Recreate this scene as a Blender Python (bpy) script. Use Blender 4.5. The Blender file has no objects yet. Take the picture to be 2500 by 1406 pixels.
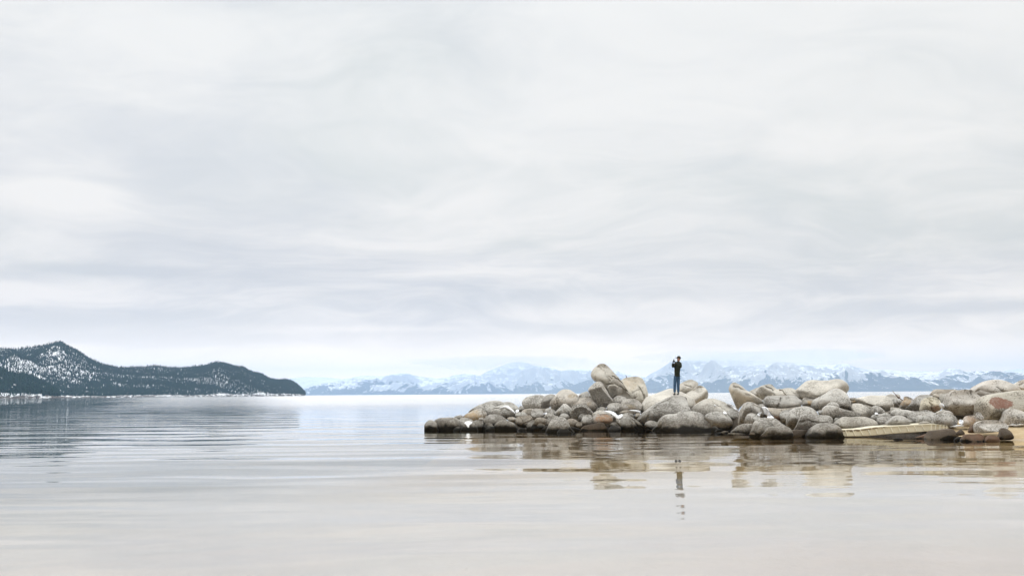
import bpy, bmesh, math, random
import numpy as np
from mathutils import Vector, Matrix, noise, Euler
from mathutils.bvhtree import BVHTree

random.seed(7); np.random.seed(7); noise.seed_set(7)
SC = bpy.context.scene
COL = SC.collection

# ------------------------------------------------------------------ camera
W_PX, H_PX, F_PX = 2500.0, 1406.0, 2430.0
CAM_Z = 1.68
HOR_Y, ROLL = 961.3, 0.0068
cam_d = bpy.data.cameras.new('camera')
cam_d.sensor_width = 36.0
cam_d.lens = 36.0 * F_PX / W_PX
cam_d.clip_start = 0.1
cam_d.clip_end = 80000.0
cam = bpy.data.objects.new('camera', cam_d)
COL.objects.link(cam)
PITCH = math.atan((HOR_Y - H_PX / 2) / F_PX)
cam.rotation_mode = 'QUATERNION'
q = Matrix.Rotation(math.pi / 2 + PITCH, 4, 'X') @ Matrix.Rotation(-ROLL, 4, 'Z')
cam.matrix_world = Matrix.Translation((0, 0, CAM_Z)) @ q
SC.camera = cam
CAMROT = q.to_3x3()
CAMPOS = Vector((0, 0, CAM_Z))

def ray(px, py):
    return CAMROT @ Vector(((px - W_PX / 2) / F_PX, -(py - H_PX / 2) / F_PX, -1.0))

def at(px, py, D):
    """world point on the sight line of a photograph pixel, D metres ahead"""
    r = ray(px, py)
    return CAMPOS + r * (D / r.y)

def hor(px):
    """row of the true horizon in column px"""
    r0, r1 = ray(px, 900), ray(px, 1000)
    a, b = r0.z / r0.y, r1.z / r1.y
    return 900 + 100 * a / (a - b)

# ------------------------------------------------------------------ world
SUN_EL, SUN_AZ = math.radians(42), math.radians(-14)     # azimuth from +Y towards +X
world = bpy.data.worlds.new('World')
SC.world = world
world.use_nodes = True
wt = world.node_tree
wt.nodes.clear()

class NT:
    """small node-building helper"""
    def __init__(s, tree): s.t = tree
    def n(s, typ, **kw):
        nd = s.t.nodes.new(typ)
        for k, v in kw.items(): setattr(nd, k, v)
        return nd
    def link(s, a, b): s.t.links.new(a, b)
    def put(s, sock, v):
        if hasattr(v, 'links') or hasattr(v, 'is_linked'): s.link(v, sock)
        else: sock.default_value = v
    def m(s, op, a, b=None, c=None, clamp=False):
        nd = s.n('ShaderNodeMath', operation=op); nd.use_clamp = clamp
        s.put(nd.inputs[0], a)
        if b is not None: s.put(nd.inputs[1], b)
        if c is not None: s.put(nd.inputs[2], c)
        return nd.outputs[0]
    def comb(s, x, y, z):
        nd = s.n('ShaderNodeCombineXYZ')
        s.put(nd.inputs[0], x); s.put(nd.inputs[1], y); s.put(nd.inputs[2], z)
        return nd.outputs[0]
    def sep(s, v):
        nd = s.n('ShaderNodeSeparateXYZ'); s.link(v, nd.inputs[0]); return nd.outputs
    def noise(s, vec, scale, detail=4, rough=0.5, dist=0.0, dims='3D', out=0):
        nd = s.n('ShaderNodeTexNoise', noise_dimensions=dims)
        s.link(vec, nd.inputs['Vector']); nd.inputs['Scale'].default_value = scale
        nd.inputs['Detail'].default_value = detail; nd.inputs['Roughness'].default_value = rough
        nd.inputs['Distortion'].default_value = dist
        return nd.outputs[out]
    def ramp(s, fac, lo, hi, a=0.0, b=1.0, smooth=True):
        nd = s.n('ShaderNodeMapRange'); nd.interpolation_type = 'SMOOTHSTEP' if smooth else 'LINEAR'
        s.put(nd.inputs[0], fac)
        for i, v in zip((1, 2, 3, 4), (lo, hi, a, b)): s.put(nd.inputs[i], v)
        return nd.outputs[0]
    def mix(s, fac, a, b, blend='MIX'):
        nd = s.n('ShaderNodeMix', data_type='RGBA', blend_type=blend)
        s.put(nd.inputs[0], fac)
        for i, v in ((6, a), (7, b)):
            if isinstance(v, (tuple, list)): nd.inputs[i].default_value = (*v[:3], 1)
            else: s.link(v, nd.inputs[i])
        return nd.outputs[2]
    def scale(s, vec, xyz):
        nd = s.n('ShaderNodeVectorMath', operation='MULTIPLY')
        s.link(vec, nd.inputs[0]); nd.inputs[1].default_value = xyz
        return nd.outputs[0]
    def add(s, vec, v):
        nd = s.n('ShaderNodeVectorMath', operation='ADD'); s.link(vec, nd.inputs[0])
        s.put(nd.inputs[1], v); return nd.outputs[0]

N = NT(wt)
tc = N.n('ShaderNodeTexCoord').outputs['Generated']
X, Y, Z = N.sep(tc)
zc = N.m('MAXIMUM', Z, 0.0)
den = N.m('ADD', zc, 0.20)
pl = N.comb(N.m('DIVIDE', X, den), N.m('DIVIDE', Y, den), 0.0)
warp = N.noise(pl, 0.9, 3, 0.5, out=1)
plw = N.add(pl, N.scale(N.add(warp, (-0.5, -0.5, -0.5)), (1.1, 1.1, 0)))
c1 = N.noise(plw, 0.75, 4, 0.5)
c2 = N.noise(N.add(N.scale(plw, (1.5, 2.0, 1)), (3.7, 9.1, 2)), 1.0, 7, 0.6)
c3 = N.noise(N.add(N.scale(plw, (2.6, 4.6, 1)), (13.7, 2.1, 5)), 1.0, 6, 0.6, 0.6)
cl = N.m('ADD', N.m('ADD', N.m('MULTIPLY', c1, 0.55), N.m('MULTIPLY', c2, 0.55)), N.m('MULTIPLY_ADD', c3, 0.24, -0.17))
def blob(u, v, su, sv, amp):
    """a broad lighter or darker bank of cloud, placed by direction"""
    cx, cz = (u - 1250) / F_PX, (HOR_Y - v - ROLL * (u - 1250)) / F_PX
    a = N.m('DIVIDE', N.m('SUBTRACT', X, cx), su / F_PX)
    b = N.m('DIVIDE', N.m('SUBTRACT', Z, cz), sv / F_PX)
    r = N.m('ADD', N.m('MULTIPLY', a, a), N.m('MULTIPLY', b, b))
    return N.m('MULTIPLY', N.m('EXPONENT', N.m('MULTIPLY', r, -1.0)), amp)
t = cl
for bl in [(255, 505, 120, 52, 0.24), (120, 420, 260, 50, 0.05), (480, 838, 300, 15, -0.20), (90, 712, 170, 14, -0.13), (360, 683, 170, 11, -0.12), (1350, 802, 380, 15, -0.09),
           (950, 805, 260, 9, 0.12), (2380, 742, 300, 11, 0.09), (2380, 772, 280, 12, -0.12), (1900, 250, 300, 60, 0.04), (1950, 390, 260, 40, 0.06), (1150, 380, 260, 30, 0.05), (2330, 620, 420, 110, -0.12), (180, 800, 520, 36, -0.27),
           (1250, 715, 340, 32, -0.085), (2300, 770, 380, 30, -0.08), (1350, 350, 700, 60, 0.05),
           (2080, 330, 380, 90, 0.05), (560, 430, 500, 60, -0.05), (350, 690, 330, 20, -0.10),
           (1500, 770, 620, 22, 0.05), (150, 240, 350, 70, -0.04), (900, 560, 500, 40, -0.05)]:
    t = N.m('ADD', t, blob(*bl))
bright = N.ramp(t, 0.31, 0.64)
lav = N.ramp(N.noise(N.add(plw, (5, 8, 1)), 0.6, 2, 0.5), 0.42, 0.60)
cloud_col = N.mix(bright, N.mix(lav, (0.700, 0.745, 0.755), (0.672, 0.708, 0.758)), (0.880, 0.892, 0.898))
thick = N.m('MULTIPLY', N.m('SUBTRACT', 1.0, bright), N.ramp(Z, 0.02, 0.22, 0.22, 0.03))
kk = N.n('ShaderNodeVectorMath', operation='SCALE'); N.link(cloud_col, kk.inputs[0]); N.link(N.m('SUBTRACT', 1.0, thick), kk.inputs[3]); cloud_col = kk.outputs[0]
# pale glow where the cloud thins just above the lake
low = N.m('EXPONENT', N.m('MULTIPLY', N.m('MULTIPLY', zc, zc), -430.0))
az = N.m('DIVIDE', N.m('ADD', X, 0.10), 0.55)
wide = N.m('MULTIPLY_ADD', N.m('EXPONENT', N.m('MULTIPLY', N.m('MULTIPLY', az, az), -1.0)), 0.5, 0.5)
glow = N.m('MULTIPLY', low, wide)
cloud_col = N.mix(glow, cloud_col, (2.20, 2.02, 1.66))
# an overcast sky is lighter towards the zenith
up = N.m('MULTIPLY_ADD', N.ramp(Z, 0.34, 0.95), 1.9, 1.0)
cs = N.n('ShaderNodeVectorMath', operation='SCALE'); N.link(cloud_col, cs.inputs[0]); N.link(N.m('MULTIPLY', up, 10.0), cs.inputs[3])
sky = N.n('ShaderNodeTexSky', sky_type='NISHITA')
sky.sun_disc = False; sky.sun_elevation = SUN_EL; sky.sun_rotation = SUN_AZ
sky.altitude = 1900; sky.air_density = 1.0; sky.dust_density = 2.0
warm = N.m('EXPONENT', N.m('MULTIPLY', zc, -7.0))
cw = N.mix(warm, (1.005, 0.99, 0.955), (1.28, 1.035, 0.805))
cs0 = N.mix(1.0, cloud_col, cw, 'MULTIPLY'); N.link(cs0, cs.inputs[0])
final = N.mix(0.985, sky.outputs[0], cs.outputs[0])
bg = N.n('ShaderNodeBackground'); bg.inputs['Strength'].default_value = 0.1
N.link(final, bg.inputs['Color'])
wo = N.n('ShaderNodeOutputWorld'); N.link(bg.outputs[0], wo.inputs['Surface'])
world.cycles.sampling_method = 'MANUAL'; world.cycles.sample_map_resolution = 512

# ------------------------------------------------------------------ sun behind the overcast
sun_d = bpy.data.lights.new('sun', 'SUN')
sun_d.energy = 1.5; sun_d.angle = math.radians(35); sun_d.color = (1.0, 0.965, 0.92)
sun = bpy.data.objects.new('sun', sun_d); COL.objects.link(sun)
sd = Vector((math.sin(SUN_AZ) * math.cos(SUN_EL), math.cos(SUN_AZ) * math.cos(SUN_EL), math.sin(SUN_EL)))
sun.rotation_mode = 'QUATERNION'; sun.rotation_quaternion = sd.to_track_quat('Z', 'Y')

# ------------------------------------------------------------------ exposure and sampling
SC.view_settings.view_transform = 'Standard'; SC.view_settings.look = 'None'
SC.view_settings.gamma = 1.0; SC.view_settings.exposure = 0.0
SC.view_settings.use_curve_mapping = False
SC.render.engine = 'CYCLES'
SC.cycles.use_denoising = True
SC.cycles.max_bounces = 8; SC.cycles.diffuse_bounces = 3; SC.cycles.glossy_bounces = 3
SC.cycles.transparent_max_bounces = 12; SC.cycles.volume_bounces = 8
SC.cycles.sample_clamp_indirect = 10.0

# ------------------------------------------------------------------ helpers
def tag(o, label=None, cat=None, group=None, kind=None):
    if label: o['label'] = label
    if cat: o['category'] = cat
    if group: o['group'] = group
    if kind: o['kind'] = kind
    return o

def mesh_obj(name, verts, faces, mat, parent=None, smooth=True):
    me = bpy.data.meshes.new(name)
    me.from_pydata([tuple(v) for v in verts], [], faces)
    if smooth: me.polygons.foreach_set('use_smooth', [True] * len(me.polygons))
    me.materials.append(mat); me.update()
    o = bpy.data.objects.new(name, me); COL.objects.link(o)
    if parent: o.parent = parent
    return o

def fast_mesh(name, co, tris, mats, matidx=None, smooth=True):
    """numpy arrays (n,3) and (m,3|4) -> object"""
    me = bpy.data.meshes.new(name)
    k = tris.shape[1]
    me.vertices.add(len(co)); me.vertices.foreach_set('co', np.asarray(co, np.float32).ravel())
    me.loops.add(tris.size); me.loops.foreach_set('vertex_index', tris.astype(np.int32).ravel())
    me.polygons.add(len(tris)); me.polygons.foreach_set('loop_start', np.arange(0, tris.size, k, dtype=np.int32))
    if smooth: me.polygons.foreach_set('use_smooth', np.ones(len(tris), bool))
    for m in mats: me.materials.append(m)
    if matidx is not None: me.polygons.foreach_set('material_index', matidx.astype(np.int32))
    me.update(calc_edges=True)
    o = bpy.data.objects.new(name, me); COL.objects.link(o)
    return o

def grid_faces(nr, nc):
    i = np.arange(nr - 1)[:, None] * nc + np.arange(nc - 1)[None, :]
    i = i.ravel()
    return np.stack([i, i + 1, i + nc + 1, i + nc], 1)

def new_mat(name):
    m = bpy.data.materials.new(name); m.use_nodes = True
    m.node_tree.nodes.clear()
    n = NT(m.node_tree)
    out = n.n('ShaderNodeOutputMaterial')
    return m, n, out

def principled(n, out, color, rough=0.8, normal=None, spec=0.3):
    b = n.n('ShaderNodeBsdfPrincipled')
    if isinstance(color, (tuple, list)): b.inputs['Base Color'].default_value = (*color, 1)
    else: n.link(color, b.inputs['Base Color'])
    n.put(b.inputs['Roughness'], rough)
    b.inputs['Specular IOR Level'].default_value = spec
    if normal is not None: n.link(normal, b.inputs['Normal'])
    if out is not None: n.link(b.outputs[0], out.inputs['Surface'])
    return b

def bump(n, h, dist, strength=1.0, prev=None):
    b = n.n('ShaderNodeBump'); b.inputs['Distance'].default_value = dist
    b.inputs['Strength'].default_value = strength; n.link(h, b.inputs['Height'])
    if prev is not None: n.link(prev, b.inputs['Normal'])
    return b.outputs[0]

def wpos(n): return n.n('ShaderNodeNewGeometry').outputs['Position']

def plain(name, col, rough=0.7, spec=0.3, nz=None):
    m, n, out = new_mat(name)
    c = col
    nrm = None
    if nz:
        p = n.n('ShaderNodeTexCoord').outputs['Object']
        f = n.noise(p, nz, 4, 0.6)
        c = n.mix(n.ramp(f, 0.3, 0.7), tuple(v * 0.72 for v in col), tuple(min(1, v * 1.2) for v in col))
        nrm = bump(n, f, 0.01)
    principled(n, out, c, rough, nrm, spec)
    return m

# ---- noise in numpy (value noise, tileable enough) for terrain
_perm = np.random.RandomState(3).rand(256, 256)
def vnoise(x, y):
    xi = np.floor(x).astype(int); yi = np.floor(y).astype(int)
    fx = x - xi; fy = y - yi
    fx = fx * fx * fx * (fx * (fx * 6 - 15) + 10); fy = fy * fy * fy * (fy * (fy * 6 - 15) + 10)
    g = lambda a, b: _perm[a & 255, b & 255]
    return (g(xi, yi) * (1 - fx) + g(xi + 1, yi) * fx) * (1 - fy) + (g(xi, yi + 1) * (1 - fx) + g(xi + 1, yi + 1) * fx) * fy
def fbm(x, y, o=5, ridged=False):
    s = np.zeros_like(x, float); a = 0.5; w = 0
    for k in range(o):
        v = vnoise(x * 2 ** k + 17 * k, y * 2 ** k + 31 * k)
        if ridged: v = 1 - abs(2 * v - 1)
        s += a * v; w += a; a *= 0.5
    return s / w
#__STRUCTURE__
# ------------------------------------------------------------------ haze over the lake
def volume_mat(name, col, density, aniso=0.0):
    m, n, out = new_mat(name)
    v = n.n('ShaderNodeVolumePrincipled')
    v.inputs['Color'].default_value = (*col, 1); v.inputs['Density'].default_value = density
    v.inputs['Anisotropy'].default_value = aniso
    n.link(v.outputs[0], out.inputs['Volume'])
    m.cycles.homogeneous_volume = True
    return m

HAZE = 5.2e-5
KM = 1.35
bx = [(-23000, -60, -31), (23000, -60, -31), (23000, 33000, -31), (-23000, 33000, -31),
      (-23000, -60, 880), (23000, -60, 880), (23000, 33000, 880), (-23000, 33000, 880)]
hz = mesh_obj('haze', bx, [(0, 3, 2, 1), (4, 5, 6, 7), (0, 1, 5, 4), (1, 2, 6, 5), (2, 3, 7, 6), (3, 0, 4, 7)],
              volume_mat('haze', (0.52, 0.71, 1.0), HAZE, 0.5), smooth=False)
tag(hz, kind='stuff')
bpy.context.view_layer.update()

# ------------------------------------------------------------------ jetty line, lake bed and beach
JX = [900, 1035, 1100, 1180, 1300, 1370, 1450, 1560, 1680, 1760, 1850, 2060, 2200, 2300, 2380, 2440, 2520, 2700]
JD = [48.5, 47.2, 47.0, 46.6, 46.3, 45.0, 45.3, 44.9, 43.8, 41.5, 37.7, 37.4, 36.6, 35.2, 33.6, 33.8, 33.5, 33.0]
def front(px): return np.interp(px, JX, JD)

def ground_z(x, y):
    """height of the lake bed, the rubble under the jetty and the beach"""
    yy = np.maximum(y, 1.0)
    px = 1250 + F_PX * x / yy
    base = -0.18 - 0.020 * np.maximum(yy - 8, 0) - 0.03 * np.maximum(yy - 30, 0)
    base = base - 0.00002 * np.maximum(-px + 1400, 0) * np.minimum(yy, 60)
    base = np.maximum(base, -28.0) + 0.05 * (fbm(x * 0.35, y * 0.35, 3) - 0.5)
    s = yy - front(px)
    # rubble mound that carries the boulders
    s = s - np.interp(px, [1500, 1650, 1700, 1800, 1850, 1950], [0, 0, 0.8, 2.2, 2.0, 0.3])
    up = np.clip((s - 0.2) / 2.6, 0, 1); up = up * up * (3 - 2 * up)
    dn = np.clip((6.0 - s) / 2.5, 0, 1); dn = dn * dn * (3 - 2 * dn)
    ex = np.clip((px - 1020) / 160, 0, 1)
    crest = np.interp(px, [1035, 1200, 1400, 1600, 2000, 2300, 2500], [-0.1, 0.3, 0.6, 0.65, 0.65, 0.6, 0.6])
    z = base + (crest - base) * up * dn * ex
    # sandy beach at the right
    w = np.clip((px - 2275) / 60, 0, 1); w = w * w * (3 - 2 * w)
    sf = yy - np.interp(px, [2200, 2300, 2400, 2480, 2560, 3200], [36.6, 35.4, 34.9, 33.9, 32.6, 24.0])
    zb = np.where(sf > -0.3, 0.155 * (sf), 0.05 * sf - 0.03)
    zb = np.clip(zb, -3, 0.55 + 0.03 * np.maximum(sf - 3.5, 0)) + 0.03 * (fbm(x * 1.3, y * 1.3, 3) - 0.5)
    zb = np.where(sf > 9, zb - 0.25 * (sf - 9), zb)
    zb = np.maximum(zb, base)
    return z * (1 - w) + zb * w

ys = np.concatenate([np.linspace(-60, 0, 5), np.linspace(2, 28, 60), np.linspace(28.3, 52, 110), np.geomspace(53, 32600, 50)])
ts = np.linspace(-1.5, 1.5, 380)
YY = np.repeat(ys[:, None], len(ts), 1)
XX = ts[None, :] * (np.maximum(np.abs(YY), 14) * 0.62)
XX[YY > 3000] = ts[None, :].repeat(np.sum(ys > 3000), 0).ravel() * 15000
ZZ = ground_z(XX, YY)
co = np.stack([XX.ravel(), YY.ravel(), ZZ.ravel()], 1)
m, n, out = new_mat('sand_bed')
P = wpos(n); px_, py_, pz_ = n.sep(P)
f1 = n.noise(P, 1.6, 5, 0.6); f2 = n.noise(P, 30.0, 3, 0.6)
sand = n.mix(n.ramp(f1, 0.35, 0.7), (0.40, 0.305, 0.18), (0.50, 0.40, 0.255))
sand = n.mix(n.ramp(f2, 0.3, 0.7, 0.0, 0.35), sand, (0.30, 0.22, 0.14))
wet = n.ramp(n.m('ADD', pz_, n.m('MULTIPLY', n.m('SUBTRACT', f1, 0.5), 0.05)), 0.02, 0.07)
sand = n.mix(wet, n.mix(0.35, sand, (0.24, 0.17, 0.10)), sand)
# under water: pale silty sand; further out its tint stands in for the water's light
bedc = n.mix(n.ramp(f1, 0.3, 0.7), (0.575, 0.540, 0.530), (0.630, 0.600, 0.590))
# long soft bars of paler and pinker sand in the shallows
bars = n.noise(n.add(n.scale(P, (0.22, 0.75, 1)), (2, 6, 0)), 1.0, 3, 0.5, 1.2)
bedc = n.mix(n.ramp(bars, 0.42, 0.60), bedc, (0.64, 0.585, 0.565))
bedc = n.mix(n.m('MULTIPLY', n.ramp(px_, 1.0, 4.5, 0.0, 0.7), n.ramp(py_, 10, 15, 1.0, 0.0)), bedc, (0.64, 0.535, 0.495))
bedc = n.mix(n.ramp(n.m('ADD', py_, n.m('MULTIPLY', bars, 6)), 16, 26, 0.0, 0.5), bedc, (0.68, 0.65, 0.61))  # paler at middle range, standing in for brighter sky reflection
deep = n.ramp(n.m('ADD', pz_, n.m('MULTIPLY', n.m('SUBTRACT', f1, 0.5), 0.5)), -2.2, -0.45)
bedc = n.mix(deep, (0.13, 0.13, 0.085), bedc)  # dark silt, with light lost in deep water painted into its colour
edge_ = n.m('MULTIPLY', n.ramp(n.m('ADD', py_, n.m('MULTIPLY', f1, 8)), 24, 36), n.ramp(px_, -7, -1))
bedc = n.mix(edge_, bedc, (0.46, 0.33, 0.14))  # golden sand tone, heightened to paint warmth into the boulder reflections
colr = n.mix(n.ramp(pz_, -0.05, 0.0), bedc, sand)
# rubble and silt, not sand, fills the space between the boulders
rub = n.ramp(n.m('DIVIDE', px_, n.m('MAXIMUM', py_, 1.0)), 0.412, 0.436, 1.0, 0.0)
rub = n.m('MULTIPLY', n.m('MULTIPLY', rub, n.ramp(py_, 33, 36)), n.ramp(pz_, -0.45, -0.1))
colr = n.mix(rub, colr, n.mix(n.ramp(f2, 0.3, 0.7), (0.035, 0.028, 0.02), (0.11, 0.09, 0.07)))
principled(n, out, colr, n.ramp(wet, 0, 1, 0.45, 0.95), bump(n, n.m('ADD', f1, n.m('MULTIPLY', f2, 0.15)), 0.12), 0.25)
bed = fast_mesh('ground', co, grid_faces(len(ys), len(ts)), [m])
tag(bed, 'golden sand beach sloping down into the lake as its pale shallow bed', kind='structure')

# ------------------------------------------------------------------ lake water
m, n, out = new_mat('lake_water')
P = wpos(n); px_, py_, pz_ = n.sep(P)
rng = n.m('SQRT', n.m('ADD', n.m('MULTIPLY', px_, px_), n.m('MULTIPLY', py_, py_)))
# broad bands: slow swell, long-crested ripples, and fine cat's-paw texture
w0 = n.noise(n.scale(P, (0.25, 0.35, 1)), 1.0, 2, 0.5, out=1)
Pw = n.add(P, n.scale(n.add(w0, (-0.5, -0.5, -0.5)), (1.5, 1.1, 0)))
left = n.ramp(n.m('DIVIDE', px_, n.m('MAXIMUM', py_, 1.0)), -0.16, 0.06, 1.0, 0.0)
ang = n.m('ADD', n.m('MULTIPLY', n.sep(Pw)[1], 3.3), n.m('MULTIPLY', n.sep(Pw)[0], -0.30))
tr = n.m('MULTIPLY', n.m('SINE', ang), n.m('MULTIPLY', n.ramp(n.noise(P, 0.045, 2), 0.35, 0.6), n.m('MULTIPLY_ADD', left, 0.0031, 0.0006)))
s1 = n.noise(n.scale(Pw, (0.10, 0.36, 1)), 1.0, 1, 0.4)
s15 = n.noise(n.add(n.scale(Pw, (0.28, 1.05, 1)), (15, 7, 0)), 1.0, 1, 0.4)
s2 = n.noise(n.add(n.scale(P, (0.7, 2.6, 1)), (5, 3, 0)), 1.0, 2, 0.5)
s3 = n.noise(n.add(n.scale(P, (5.0, 15.0, 1)), (1, 8, 0)), 1.0, 3, 0.6)
paw = n.ramp(n.noise(n.scale(P, (0.014, 0.03, 1)), 1.0, 2, 0.5), 0.42, 0.62)      # wind patches
h = n.m('ADD', tr, n.m('MULTIPLY', n.m('SUBTRACT', s1, 0.5), 0.058))
h = n.m('ADD', h, n.m('MULTIPLY', n.m('SUBTRACT', s15, 0.5), 0.0072))
h = n.m('ADD', h, n.m('MULTIPLY', n.m('SUBTRACT', s2, 0.5), n.m('MULTIPLY_ADD', paw, 0.0012, 0.0007)))
h = n.m('ADD', h, n.m('MULTIPLY', n.m('SUBTRACT', s3, 0.5), n.m('MULTIPLY_ADD', paw, 0.00025, 0.00007)))
nrm = bump(n, h, 1.0)
fr = n.n('ShaderNodeFresnel'); fr.inputs['IOR'].default_value = 1.50; n.link(nrm, fr.inputs['Normal'])
gl = n.n('ShaderNodeBsdfGlossy'); n.link(nrm, gl.inputs['Normal'])
# a breeze roughens the open lake; the bay in the lee of the left hill stays smooth
lee = n.ramp(n.m('ADD', n.m('DIVIDE', px_, n.m('MAXIMUM', py_, 1.0)), n.m('MULTIPLY', n.m('SUBTRACT', n.noise(n.scale(P, (0.02, 0.004, 1)), 1.0, 3), 0.5), 0.18)), -0.44, -0.34, 0.0, 0.65)
lee = n.m('ADD', lee, n.ramp(n.m('DIVIDE', px_, n.m('MAXIMUM', py_, 1.0)), -0.28, -0.20, 0.0, 0.40))
breeze = n.m('MULTIPLY', lee, n.ramp(rng, 52, 190, 0.0, 0.13, False))
n.link(n.m('ADD', n.m('ADD', n.ramp(rng, 60, 900, 0.004, 0.04, False), breeze), n.m('MULTIPLY', paw, 0.004)), gl.inputs['Roughness'])
gl.inputs['Color'].default_value = (0.985, 0.985, 0.985, 1)
tp = n.n('ShaderNodeBsdfTransparent'); tp.inputs['Color'].default_value = (0.95, 0.95, 0.93, 1)
mx = n.n('ShaderNodeMixShader'); n.link(fr.outputs[0], mx.inputs[0]); n.link(tp.outputs[0], mx.inputs[1]); n.link(gl.outputs[0], mx.inputs[2])
n.link(mx.outputs[0], out.inputs['Surface'])
ys = np.concatenate([[-58.0], np.linspace(3, 60, 30), np.geomspace(70, 32500, 26)])
tx = np.linspace(-1, 1, 21)
YY = np.repeat(ys[:, None], 21, 1); XX = tx[None, :] * np.clip(YY * 0.9, 60, 22500)
water = fast_mesh('lake_water', np.stack([XX.ravel(), YY.ravel(), 0 * XX.ravel()], 1), grid_faces(len(ys), 21), [m])
tag(water, 'calm grey lake water mirroring the sky, hills and boulders', kind='structure')

# ------------------------------------------------------------------ hills and mountains
def terrain(name, prof, D0, D1, ncol, nrow, spur, feat, seed, mat, back=0.5, p=1.0, base_lift=0.0, treeh=0.0, rough=1.0):
    """height field from a shore at D0(px) up to a ridge at D1(px), skyline as in prof"""
    px = np.linspace(prof[0][0], prof[-1][0], ncol)
    sky = np.interp(px, [a for a, b in prof], [b for a, b in prof])
    k = np.ones(7) / 7; sky = np.convolve(np.pad(sky, 3, 'edge'), k, 'valid')
    tan = np.array([(hor(a) - b) / F_PX for a, b in zip(px, sky)])      # elevation tangent of the skyline
    d0 = np.interp(px, D0[0], D0[1]); d1 = np.interp(px, D1[0], D1[1])
    t = np.concatenate([np.linspace(0, 1, nrow), 1 + np.linspace(0.05, 1, 8) * back])
    D = d0[None, :] + (d1 - d0)[None, :] * t[:, None]
    Xw = (px[None, :] - 1250) / F_PX * D
    n1 = fbm(Xw / feat + seed, D / feat * 0.8 + seed, 6, True)
    n2 = fbm(Xw / (feat * 0.22) + seed, D / (feat * 0.22), 4)
    tt = np.clip(t, 0, 1)[:, None]
    shape = tt ** p
    hh = tan[None, :] * d1[None, :] * shape
    amp = np.clip(tan * d1, 0, None)[None, :] * spur
    hh = hh + amp * (n1 - 0.62) * 1.6 * np.sin(np.pi * np.clip(tt, 0, 1) ** 0.9) ** 0.8 * 1.0 + amp * rough * 0.16 * (n2 - 0.5) * np.minimum(tt * 4, 1)
    hh = np.maximum(hh, 0.0 + 0 * tt)
    tb = np.clip((t - 1) / back, 0, 1)[:, None]
    hh = hh * (1 - 0.75 * tb)
    mx_ = ((hh - CAM_Z) / D).max(0)
    scale = np.clip(tan / np.maximum(mx_, 1e-5), 0.2, 3)
    hh = hh * scale[None, :] + base_lift * np.minimum(tt * 60, 1) - 4 * (tt <= 0) - treeh * tt
    return Xw, D, hh, t, px, tan

def terrain_obj(name, T, mat):
    Xw, D, hh = T[:3]
    o = fast_mesh(name, np.stack([Xw.ravel(), D.ravel(), hh.ravel()], 1), grid_faces(*Xw.shape), [mat])
    return o

def snow_mountain(name, line0, line1, patch, forest=(0.022, 0.034, 0.042), rock=(0.16, 0.16, 0.17), rkm=0.6, lo=0.0):
    """snow with forest below the tree line and bare rock above"""
    m, n, out = new_mat(name)
    P = n.scale(wpos(n), (1 / KM, 1 / KM, 1 / KM)); x, y, z = n.sep(P)
    g = n.n('ShaderNodeNewGeometry')
    nx, ny, nz = n.sep(g.outputs['Normal'])
    Q = n.scale(P, (0.001, 0.001, 0.001))
    a = n.noise(Q, patch * 1.6, 6, 0.65)
    # gullies and avalanche tracks run downhill, slanting one way or the other
    sk = n.m('MULTIPLY', n.m('SUBTRACT', n.noise(Q, 0.5, 1, 0.5), 0.5), 9.0)
    sv = n.comb(n.m('ADD', x, n.m('MULTIPLY', z, sk)), n.m('MULTIPLY', y, 0.12), n.m('MULTIPLY', z, 0.5))
    b = n.noise(sv, 0.009, 5, 0.65)
    c = n.noise(sv, 0.035, 4, 0.7)
    zz = n.m('ADD', z, n.m('MULTIPLY', n.m('SUBTRACT', a, 0.5), (line1 - line0) * 5.0))
    zz = n.m('ADD', zz, n.m('MULTIPLY', n.m('SUBTRACT', b, 0.5), (line1 - line0) * 5.0))
    fo = n.ramp(zz, line0, line1, 1.0, 0.0)                     # forest cover
    cover = n.m('ADD', fo, n.m('MULTIPLY', n.m('SUBTRACT', c, 0.5), 3.2))
    fm = n.ramp(cover, 0.42, 0.58)
    fm = n.m('MAXIMUM', fm, n.ramp(z, lo, lo + 25, 1.0, 0.0))
    steep = n.m('ADD', n.m('MULTIPLY', n.m('SUBTRACT', 1.0, nz), 1.2), n.m('ADD', n.m('MULTIPLY', c, 0.55), n.m('MULTIPLY', b, 0.45)))
    rk = n.ramp(steep, 0.50, 0.66, 0.0, rkm)
    colr = n.mix(rk, (0.90, 0.91, 0.93), rock)
    colr = n.mix(fm, colr, forest)
    principled(n, out, colr, 0.9, None, 0.1)
    return m

def far(t): return (t[0], [v * KM for v in t[1]])
# farthest pale range behind everything
profA = [(700, 925), (740, 921), (790, 921), (822, 924), (860, 932), (1000, 940)]
TA = terrain('a', profA, far(([700, 1000], [19000, 19000])), far(([700, 1000], [21500, 21500])), 160, 40, 0.5, 2600 * KM, 4.0, None)
oA = terrain_obj('mountain_range', TA, snow_mountain('range_far_left', 60, 160, 0.9))
tag(oA, 'faintest low snowy ridge far across the lake, just past the wooded point', 'mountain', kind='structure')
profB = [(2380, 909), (2440, 907.5), (2460, 903), (2500, 899), (2600, 892), (2800, 880)]
TB = terrain('b', profB, far(([2380, 2800], [19000, 19000])), far(([2380, 2800], [21500, 21500])), 160, 40, 0.5, 2600 * KM, 9.0, None)
oB = terrain_obj('mountain_range', TB, snow_mountain('range_far_right', 40, 120, 0.9))
tag(oB, 'pale snow ridge behind the dark foothills at the right edge', 'mountain', kind='structure')
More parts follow.
